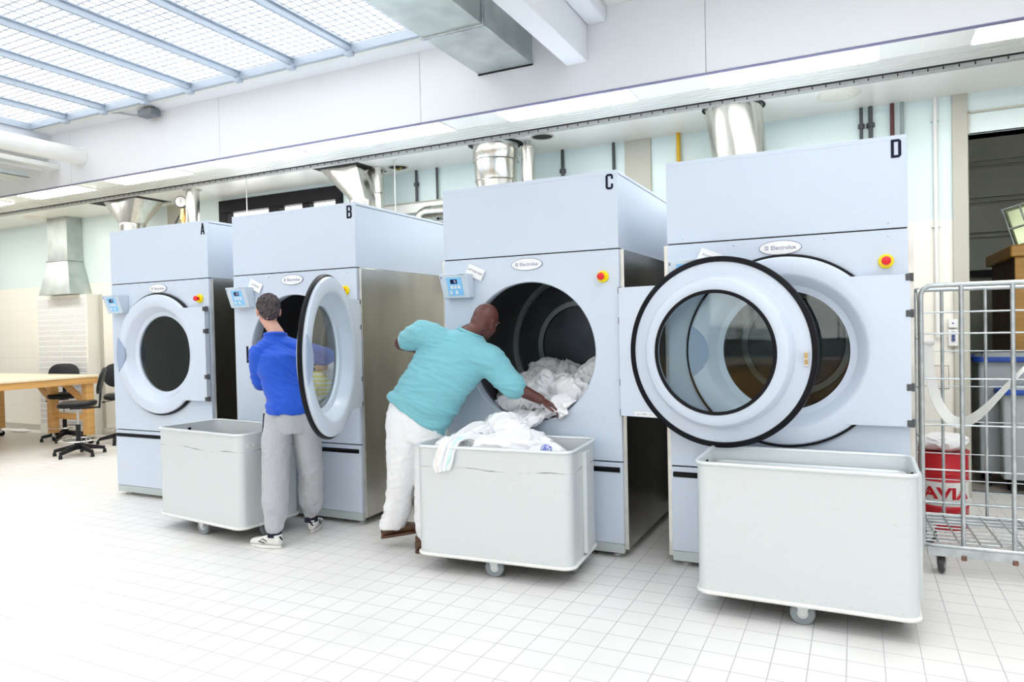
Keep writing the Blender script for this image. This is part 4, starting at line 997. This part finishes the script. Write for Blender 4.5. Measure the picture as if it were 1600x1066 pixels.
for x, y, lb in ((-4.72, 2.36, 'small open ceiling hole with a cable, behind dryer B'), (-2.76, 2.02, 'small dark round ceiling hole beside the vent pipe of dryer C')):
    t = thing('ceiling_hole', lb, 'hole', (x, y, CZ)); MB().lathe([(.001, -.003), (.1, -.003)], n=24).build('opening', hole_dark, t); MB().lathe([(.1, -.001), (.1, -.008), (.115, -.008), (.115, -.001)], n=24).build('rim', cream, t)
    if x < -4: MB().tube([(-.05, 0, -.006), (0, .01, -.03), (.05, 0, -.008)], .012, 8).build('cable', pm('olive_cable', (.3, .26, .05), None, 5, .5), t)
# pressure gauge
t = thing('pressure_gauge', 'round white pressure gauge on a brass valve and copper pipe above dryer A', 'gauge', (-7.93, 2.06, 2.4))
MB().cyl((0, 0, -2.4), (0, 0, .72), .022, n=14).build('copper_pipe', pm('copper', (.5, .2, .07), None, 5, .35, .9), t)
MB().cyl((0, 0, .58), (0, 0, .78), .030, n=14).cyl((0, 0, .64), (0, 0, .70), .040, n=6).build('brass_valve', brass, t)
MB().bar((-.03, -.03, .70), (-.09, -.07, .56), .022, .014).build('valve_lever', blackp, t)
gd = V((.62, -.78, -.05)).normalized(); g0 = V((-.02, 0, .87))
MB().cyl(g0, g0+gd*.06, .075, n=28).build('case', blackp, t)
MB().cyl(g0+gd*.06, g0+gd*.064, .066, n=28).build('dial', paper, t)
MB().bar(g0+gd*.066-V((0, 0, .02)), g0+gd*.066+V((0, 0, .04)), .005, .002).build('needle', black, t)

# galvanised square duct at the roof, ending at the fascia
t = thing('ventilation_duct', 'big square galvanised ventilation duct below the skylight ending at the white fascia', 'duct', (-2.65, 1.0, 3.715))
MB().box(-.255, .255, -9.0, -.875, 0, .40).build('duct_section', galv, t, .004)
MB().box(-.255, .255, -.875, -.004, 0, .40).build('duct_section', galv, t, .004)
MB().box(-.268, .268, -.90, -.882, -.014, .40).box(-.268, .268, -.872, -.854, -.014, .40).build('joint_flange', galv_dark, t, .004)
MB().box(-.258, .258, -.012, -.002, -.010, .002).build('end_gasket', black, t)
t = thing('insulated_pipe', 'thick white insulated pipe at the far left under the skylight', 'pipe', (-8.36, 1.0, 3.70))
MB().cyl((0, -5, 0), (0, 0, 0), .098, n=28).build('jacket', pipe_white, t)
MB().lathe([(.098, -.02), (.112, -.02), (.112, -.001), (.098, -.001)], ax='y', n=28, closed=True).build('end_collar', pipe_white, t)
MB().lathe([(.099, -1.0), (.101, -.985), (.099, -.97)], ax='y', n=28).build('seam_band', castersteel, t)
t = thing('insulated_pipe', 'slim white square-edged duct just below the thick pipe at far left', 'pipe', (-8.86, 1.0, 3.63))
MB().box(-.07, .07, -5, 0, -.03, .03).build('jacket', pipe_white, t, .01)
t = thing('insulated_pipe', 'thin white pipe lowest beneath the thick pipe at far left', 'pipe', (-9.16, 1.0, 3.645))
MB().cyl((0, -5, 0), (0, 0, 0), .024, n=18).build('jacket', pipe_white, t)
t = thing('cable_tray', 'grey metal cable tray end at the far left below the white pipes', 'cable tray', (-8.95, .62, 3.42))
MB().box(-.2, .2, -5, 0, 0, .008).box(-.2, -.192, -5, 0, 0, .06).box(.192, .2, -5, 0, 0, .06).build('channel', galv, t, .001)
t = thing('junction_box', 'small grey junction box with cables on the strip under the skylight', 'junction box', (-7.0, .90, fz-.10))
MB().box(-.11, .11, -.06, .06, 0, .075).build('case', pm('box_grey', (.16, .18, .20), None, 5, .5), t, .006)
for gx in (-.07, .07): MB().cyl((gx, 0, .07), (gx, 0, .10), .012, n=10).build('gland', blackp, t)
MB().tube([(-.11, 0, .03), (-.25, -.02, .05), (-.45, -.05, .10), (-.6, -.08, .115)], .011, 8).build('cable', pm('grey_cable', (.3, .32, .35), None, 5, .5), t)

# ------------------------------------------------------------------ left corner: bench, stools, grille, duct
t = thing('workbench', 'long pine workbench with pale top at the far left', 'workbench', (-9.77, 2.08, 0))
MB().box(-2.9, 0, -2.8, 0, .955, .985).build('tabletop', woodtop, t, .004)
MB().box(-2.86, -.02, -.06, -.02, .865, .955).box(-.06, -.02, -2.76, -.06, .865, .955).box(-2.86, -2.82, -2.76, -.06, .865, .955).box(-2.86, -.02, -2.78, -2.74, .865, .955).build('apron', wood, t, .003)
for x, y in ((-.11, -.12), (-.85, -.17), (-2.32, -.12), (-.11, -2.66), (-2.6, -2.66)):
    o = MB().box(x-.055, x+.055, y-.055, y+.055, .13, .955).build('leg', wood, t, .004)
    MB().cyl((x, y, .09), (x, y, .13), .02, n=10).box(x-.03, x+.03, y-.012, y+.02, .06, .10).build('caster', castersteel, o)
    MB().cyl((x-.014, y+.02, .045), (x+.014, y+.02, .045), .045, n=20).build('wheel', black, o)
MB().box(-.80, -.15, -.16, -.12, .34, .43).build('crossbar', wood, t, .003)
MB().bar((-.87, -.10, .50), (-1.40, -.10, .90), .04, .09).build('brace', wood, t, .003)
MB().bar((-.16, -.10, .56), (-.76, -.10, .90), .04, .09).build('brace', wood, t, .003)
def make_stool(x, y, rz, label, hs=.66):
    t = thing('swivel_stool', label, 'stool', (x, y, 0), rz, 'black workshop stools')
    for k in range(5):
        a = 2*PI*k/5+.3; d = V((math.cos(a), math.sin(a), 0))
        o = MB().hexa([d*.04+V((-d.y, d.x, 0))*-.026+V((0, 0, .085)), d*.04+V((-d.y, d.x, 0))*.026+V((0, 0, .085)), d*.04+V((-d.y, d.x, 0))*.026+V((0, 0, .15)), d*.04+V((-d.y, d.x, 0))*-.026+V((0, 0, .15))],
                      [d*.30+V((-d.y, d.x, 0))*-.017+V((0, 0, .045)), d*.30+V((-d.y, d.x, 0))*.017+V((0, 0, .045)), d*.30+V((-d.y, d.x, 0))*.017+V((0, 0, .085)), d*.30+V((-d.y, d.x, 0))*-.017+V((0, 0, .085))]).build('base_arm', blackp, t, .006)
        MB().cyl(d*.295+V((0, 0, 0)), d*.295+V((0, 0, .05)), .024, .018, 12).build('glide', blackp, o)
    MB().cyl((0, 0, .08), (0, 0, .40), .028, n=16).cyl((0, 0, .08), (0, 0, .16), .05, n=16).build('column', blackp, t)
    MB().cyl((0, 0, .40), (0, 0, hs-.03), .014, n=12).build('gas_lift', castersteel, t)
    MB().tube([(.22*math.cos(2*PI*i/36), .22*math.sin(2*PI*i/36), .20) for i in range(36)], .011, 8, True).tube([(-.22, 0, .2), (-.1, 0, .17), (0, 0, .16)], .008, 6).tube([(.22, 0, .2), (.1, 0, .17), (0, 0, .16)], .008, 6).build('foot_ring', pm('chrome', (.8, .8, .8), None, 5, .1, 1) if 'chrome' not in MATS else MATS['chrome'], t)
    m = MB()
    m.rrect(.44, .42, .13, [(-.05, hs-.03), (-.01, hs-.02), (0, hs+.005), (-.006, hs+.03), (-.03, hs+.042), (-.09, hs+.045)], 8)
    m.v = [(a, b, c+(.02 if a > .1 else 0)*(a-.1)*4-(.08*max(0, -a-.12))) for a, b, c in m.v]
    m.build('seat', leather, t, 0, 60)
    MB().box(-.08, .12, -.06, .06, hs-.055, hs-.025).build('seat_plate', blackp, t, .005)
    MB().bar((.06, 0, hs-.05), (.25, 0, hs-.045), .045, .02, (0, 0, 1)).bar((.245, 0, hs-.06), (.27, 0, hs+.22), .05, .024, (1, 0, 0)).build('back_stem', blackp, t, .004)
    b = MB(); n = 12; vs = []
    bk = MB().rrect(.40, .34, .14, [(-.03, -.026), (0, -.016), (0, .012), (-.03, .022), (-.09, .026)], 8)
    out = []
    for a, q, c in bk.v:   # a across, q up, c thickness -> bent shell
        X = .245+c+.08*(q/.34+.5)-.9*a*a*.45; out.append((X, a, hs+.30+q))
    bk.v = out; bk.build('backrest', leather, t, 0, 60)
    MB().cyl((-.02, .06, hs-.04), (-.02, .2, hs-.06), .006, n=8).ell((-.02, .21, hs-.062), (.014, .022, .014), n=10).build('lever', blackp, t)
    return t
make_stool(-9.06, 1.29, R(52), 'black swivel stool standing in front of the pine workbench, nearest to dryer A', .655)
make_stool(-10.60, 2.06, R(146), 'black swivel stool tucked behind the workbench before the white grille', .66)
make_stool(-9.52, 2.20, R(146), 'black swivel stool behind the workbench corner, half hidden by dryer A', .66)
t = thing('air_grille', 'tall white louvred air grille cabinet against the wall behind the workbench', 'air grille', (-11.22, WY, 0))
MB().box(-.66, .62, -.20, -.002, 0, 2.19).build('cabinet', pm('grille_white', (.84, .84, .79), None, 3, .5), t, .004)
for cx in range(4):
    m = MB(); x0 = -.62+cx*.305
    for k in range(24):
        z = .16+k*.083; m.hexa([V((x0, -.203, z)), V((x0+.285, -.203, z)), V((x0+.285, -.199, z)), V((x0, -.199, z))], [V((x0, -.208, z+.066)), V((x0+.285, -.208, z+.066)), V((x0+.285, -.199, z+.072)), V((x0, -.199, z+.072))])
    m.build('louvre_column', white_wall, t)
MB().box(.64, .70, -.012, -.003, 0, 2.19).build('cover_strip', cream, t, .002)
t = thing('wall_duct', 'flared galvanised duct dropping from the ceiling onto the white grille', 'duct', (-11.2, WY, CZ))
MB().box(-.25, .25, -.25, -.002, -.66, -.002).build('upper_section', galv, t, .004)
MB().box(-.285, .265, -.262, -.002, -.685, -.66).build('joint_flange', galv, t, .003)
MB().hexa([V((-.32, -.37, -1.21)), V((.47, -.37, -1.21)), V((.44, -.002, -1.21)), V((-.32, -.002, -1.21))], [V((-.25, -.25, -.685)), V((.25, -.25, -.685)), V((.25, -.002, -.685)), V((-.25, -.002, -.685))]).build('hood', galv, t, .004)
tag(MB().add([(-12.75, 2.42, .004), (-12.25, 2.30, .004), (-12.15, 2.45, .012), (-12.55, 2.58, .02), (-12.75, 2.42, .006), (-12.25, 2.30, .006), (-12.15, 2.45, .014), (-12.55, 2.58, .022)],
             [(3, 2, 1, 0), (4, 5, 6, 7), (0, 1, 5, 4), (1, 2, 6, 5), (2, 3, 7, 6), (3, 0, 4, 7)]).build('sheet_of_paper', paper, None), 'white sheet of paper on the floor under the workbench', 'paper')

# ------------------------------------------------------------------ right: roll container, oil drum, switches, back room
rcx, rcy = .345, .44
t = thing('roll_container', 'galvanised wire roll container with a white strap, right of dryer D', 'roll cage', (rcx, rcy, 0), R(2.0))
RW, RD, RH = .80, .76, 1.72
def bend(x0, x1, y, zb, zt, r=.06):
    pts = [(x0, y, zb), (x0, y, zt-r)]+[(x0+r-r*math.cos(R(a)), y, zt-r+r*math.sin(R(a))) for a in (20, 45, 70, 90)]
    pts += [(x1-r+r*math.sin(R(a)), y, zt-r+r*math.cos(R(a))) for a in (0, 20, 45, 70, 90)]+[(x1, y, zb)]
    return pts
for y, zb in ((0, .17), (RD, .17)):
    MB().tube(bend(0, RW, y, zb, RH), .0135, 10).build('frame_tube', galv_dark, t)
    for x in (.205, .455): MB().cyl((x, y, .15), (x, y, RH), .0125 if y == 0 else .010, n=10).build('upright', galv_dark, t)
for z in (1.56, 1.434, 1.167, .894, .627, .363): MB().cyl((0, 0, z), (RW, 0, z), .005, n=8).build('wire_rail', galv_dark, t)
for z in (1.42, 1.30, 1.06, .82, .60, .42, .26): MB().cyl((0, RD, z), (RW, RD, z), .004 if z > .3 else .01, n=8).build('wire_rail', galv_dark, t)
MB().cyl((.60, RD, .5), (.60, RD, 1.56), .004, n=8).build('wire_rail', galv_dark, t)
side = [(0, y, z) for _, (y, z) in enumerate([(.03, .17), (.03, 1.62), (.06, 1.68), (.10, 1.70), (RD-.10, 1.70), (RD-.06, 1.68), (RD-.03, 1.62), (RD-.03, .17)])]
for sx in (-.004, RW+.004):
    MB().tube([(sx, y, z) for _, y, z in side], .012, 10).build('side_frame', galv_dark, t)
    for y in (.25, .45): MB().cyl((sx, y, .17), (sx, y, 1.69), .006, n=8).build('upright', galv_dark, t)
    for z in (1.4, 1.1, .8, .5): MB().cyl((sx, .03, z), (sx, RD-.03, z), .004, n=8).build('wire_rail', galv_dark, t)
bs = MB().tube([(.0, .03, .175), (.012, .008, .175), (.05, -.012, .175), (RW-.05, -.012, .175), (RW, .03, .175), (RW, RD-.02, .175), (RW-.04, RD, .175), (.04, RD, .175), (0, RD-.02, .175)], .012, 10, True)
bs.box(.02, RW-.02, -.018, -.008, .115, .168).box(.02, RW-.02, RD-.006, RD+.002, .115, .168).box(-.006, .004, .03, RD-.03, .125, .165).box(RW-.004, RW+.006, .03, RD-.03, .125, .165)
bs.build('base_frame', galv_dark, t, .002)
for i in range(9): MB().cyl((.01, .06+i*.08, .185), (RW-.01, .06+i*.08, .185), .0045, n=8).build('base_wire', galv_dark, t)
for i in range(7): MB().cyl((.08+i*.107, 0, .192), (.08+i*.107, RD, .192), .0045, n=8).build('base_wire', galv_dark, t)
for x in (.205, .455): MB().box(x-.013, x+.013, -.028, -.002, .103, .13).build('post_socket', pm('rusty_socket', (.2, .09, .07), None, 6, .6) if 'rusty_socket' not in MATS else MATS['rusty_socket'], t, .002)
for x, y, a in ((.10, .05, 1.3), (.10, RD-.1, .4), (RW-.12, .08, .5), (RW-.12, RD-.1, 1.0)): caster(t, x, y, .125, .055, a, wm=pm('dark_rubber', (.05, .05, .05), None, 5, .5) if 'dark_rubber' not in MATS else MATS['dark_rubber'])
st = drape('strap', [(.40, .46+.30, 1.36), (.405, .44+.3, 1.22), (.44, .74, 1.03), (.50, .70, .91), (.57, .64, .885), (.66, .56, .96), (.76, .50, 1.10), (.83, .47, 1.20), (.86, .47, 1.235)],
           [(.030, .02, 0), (.032, .02, .0), (.030, .02, .01), (.022, .02, .022), (.012, .02, .034), (.008, .02, .038), (.012, .02, .036), (.016, .02, .032), (.016, .02, .030)], strap_m,
           'white webbing strap slung across the roll container', 'strap', nv=6, nu=40, fold=.001, nf=1, thick=.004)
MB().cyl((.365, .76, 1.37), (.435, .77, 1.375), .020, n=16).build('strap_roll', strap_m, st)
MB().box(.352, .366, .75, .775, 1.34, 1.42).build('buckle', red, st, .003)
t = thing('steel_drum', 'red oil drum with a white band lettered in red, behind the roll container', 'drum', (.555, 1.63, 0))
DR = .165
MB().lathe([(.001, 0), (DR-.006, 0), (DR, .01), (DR, .15), (DR+.004, .158), (DR, .166), (DR, .175)], n=48).lathe([(DR, .345), (DR+.004, .352), (DR, .36), (DR, .40), (DR+.003, .405), (DR, .41), (DR, .425), (DR+.003, .43), (DR, .435), (DR, .54), (DR+.007, .548), (DR+.007, .56), (DR-.004, .56), (DR-.01, .55), (.001, .55)], n=48).build('shell', red_drum, t)
MB().lathe([(DR, .172), (DR+.001, .175), (DR+.001, .345), (DR, .348)], n=48).build('band', white_drum, t)
vd = math.atan2(.545, 6.0)
tx = text('AVIA', 'lettering', red_drum, t, (0, 0, .262), .112, sx=1.3, depth=.001, bold=.004, bend=DR+.0015); tx.rotation_euler = (0, 0, R(5))
crumple('linen_bag', (.545, 1.62, .61), (.15, .14, .065), 77, white_cloth, 'crumpled white cloth lying on top of the red oil drum', 'cloth', None, amp=.4, freq=9)
t = thing('switch_box', 'small white wall switch box, upper of the two beside the doorway', 'switch box', (.735, WY, 1.44))
MB().box(-.036, .036, -.045, 0, 0, .075).build('case', white, t, .006); MB().cyl((.0, -.047, .04), (0, -.045, .04), .007, n=14).build('pilot_lamp', logo_ink, t)
t = thing('switch_box', 'white wall switch box with two round dark knobs, lower of the two beside the doorway', 'switch box', (.735, WY, 1.285))
MB().box(-.036, .036, -.05, 0, 0, .14).build('case', white, t, .006)
for z in (.055, .085): MB().cyl((0, -.062, z), (0, -.05, z), .014, n=18).build('knob', logo_ink, t)
MB().tube([(.016*math.cos(2*PI*i/16), -.056, .115+.016*math.sin(2*PI*i/16)) for i in range(16)], .002, 6, True).build('key_ring', castersteel, t)
t = thing('wall_panel', 'flat cream inspection panel with dark edge low on the wall behind the roll container', 'wall panel', (.640, WY, .918))
MB().box(-.066, .066, -.004, 0, 0, .2).build('frame', pipe_dark, t); MB().box(-.062, .062, -.008, -.004, .004, .196).build('cover', pm('cover_cream', (.78, .74, .66), None, 5, .4), t, .001)
# back room furniture
t = thing('wooden_cabinet', 'tall brown boarded wooden cabinet in the room beyond the doorway', 'cabinet', (1.34, 3.72, 0))
MB().box(.03, 1.2, .03, 1.35, 0, 2.09).build('boarded_side', board_brown, t, .004)
MB().box(-.02, 1.25, -.02, 1.42, 2.09, 2.205).build('top_band', wood_brown, t, .015)
MB().box(.02, .10, .015, .06, 0, 2.09).build('corner_post', wood_brown, t, .004)
t = thing('work_light', 'wire-guarded floodlight lying on top of the wooden cabinet', 'floodlight', (1.56, 4.0, 2.205), R(-15))
Mt = Matrix.Rotation(R(-15), 4, 'Y')
MB().box(-.13, .13, -.06, .10, .02, .42, Mt).build('housing', pm('lamp_olive', (.25, .28, .16), None, 6, .4), t, .01)
for i in range(2):
    for j in range(2): MB().box(-.11+.115*i, -.005+.115*i, -.066, -.060, .05+.18*j, .21+.18*j, Mt).build('reflector', lampglow_green, t, .002)
for i in range(3): MB().cyl(Mt @ V((-.14+.14*i, -.10, .01)), Mt @ V((-.14+.14*i, -.10, .43)), .006, n=8).build('guard_bar', galv_dark, t)
for z in (.02, .22, .42): MB().cyl(Mt @ V((-.15, -.10, z)), Mt @ V((.15, -.10, z)), .006, n=8).build('guard_bar', galv_dark, t)
def container(x, y, z, L, Wd, H, label):
    t = thing('plastic_container', label, 'container', (x, y, 0), group='grey containers with blue rims')
    MB().rrect(L, Wd, .05, [(-.03, .12), (-.02, z-.05), (0, z-.04)], 6).build('body', grey_lid, t)
    MB().rrect(L, Wd, .06, [(0, z-.045), (.02, z-.045), (.025, z-.03), (.02, z), (-.01, z), (-.015, z-.04)], 6).build('rim', blue_lid, t)
    MB().rrect(L-.02, Wd-.02, .05, [(0, z-.05), (-.04, z+.0), (-.08, z+.03)], 6).build('lid', grey_lid, t)
    for q in (-1, 1):
        for s in (-1, 1): MB().cyl((q*L*.38-.015, s*Wd*.36, .06), (q*L*.38+.015, s*Wd*.36, .06), .06, n=18).build('wheel', black, t)
container(1.38, 3.36, 1.17, .84, .50, 1, 'tall grey container with a blue rim just beyond the doorway')
container(1.50, 2.98, .90, .80, .22, 1, 'low grey container with a blue rim in front of the tall one beyond the doorway')
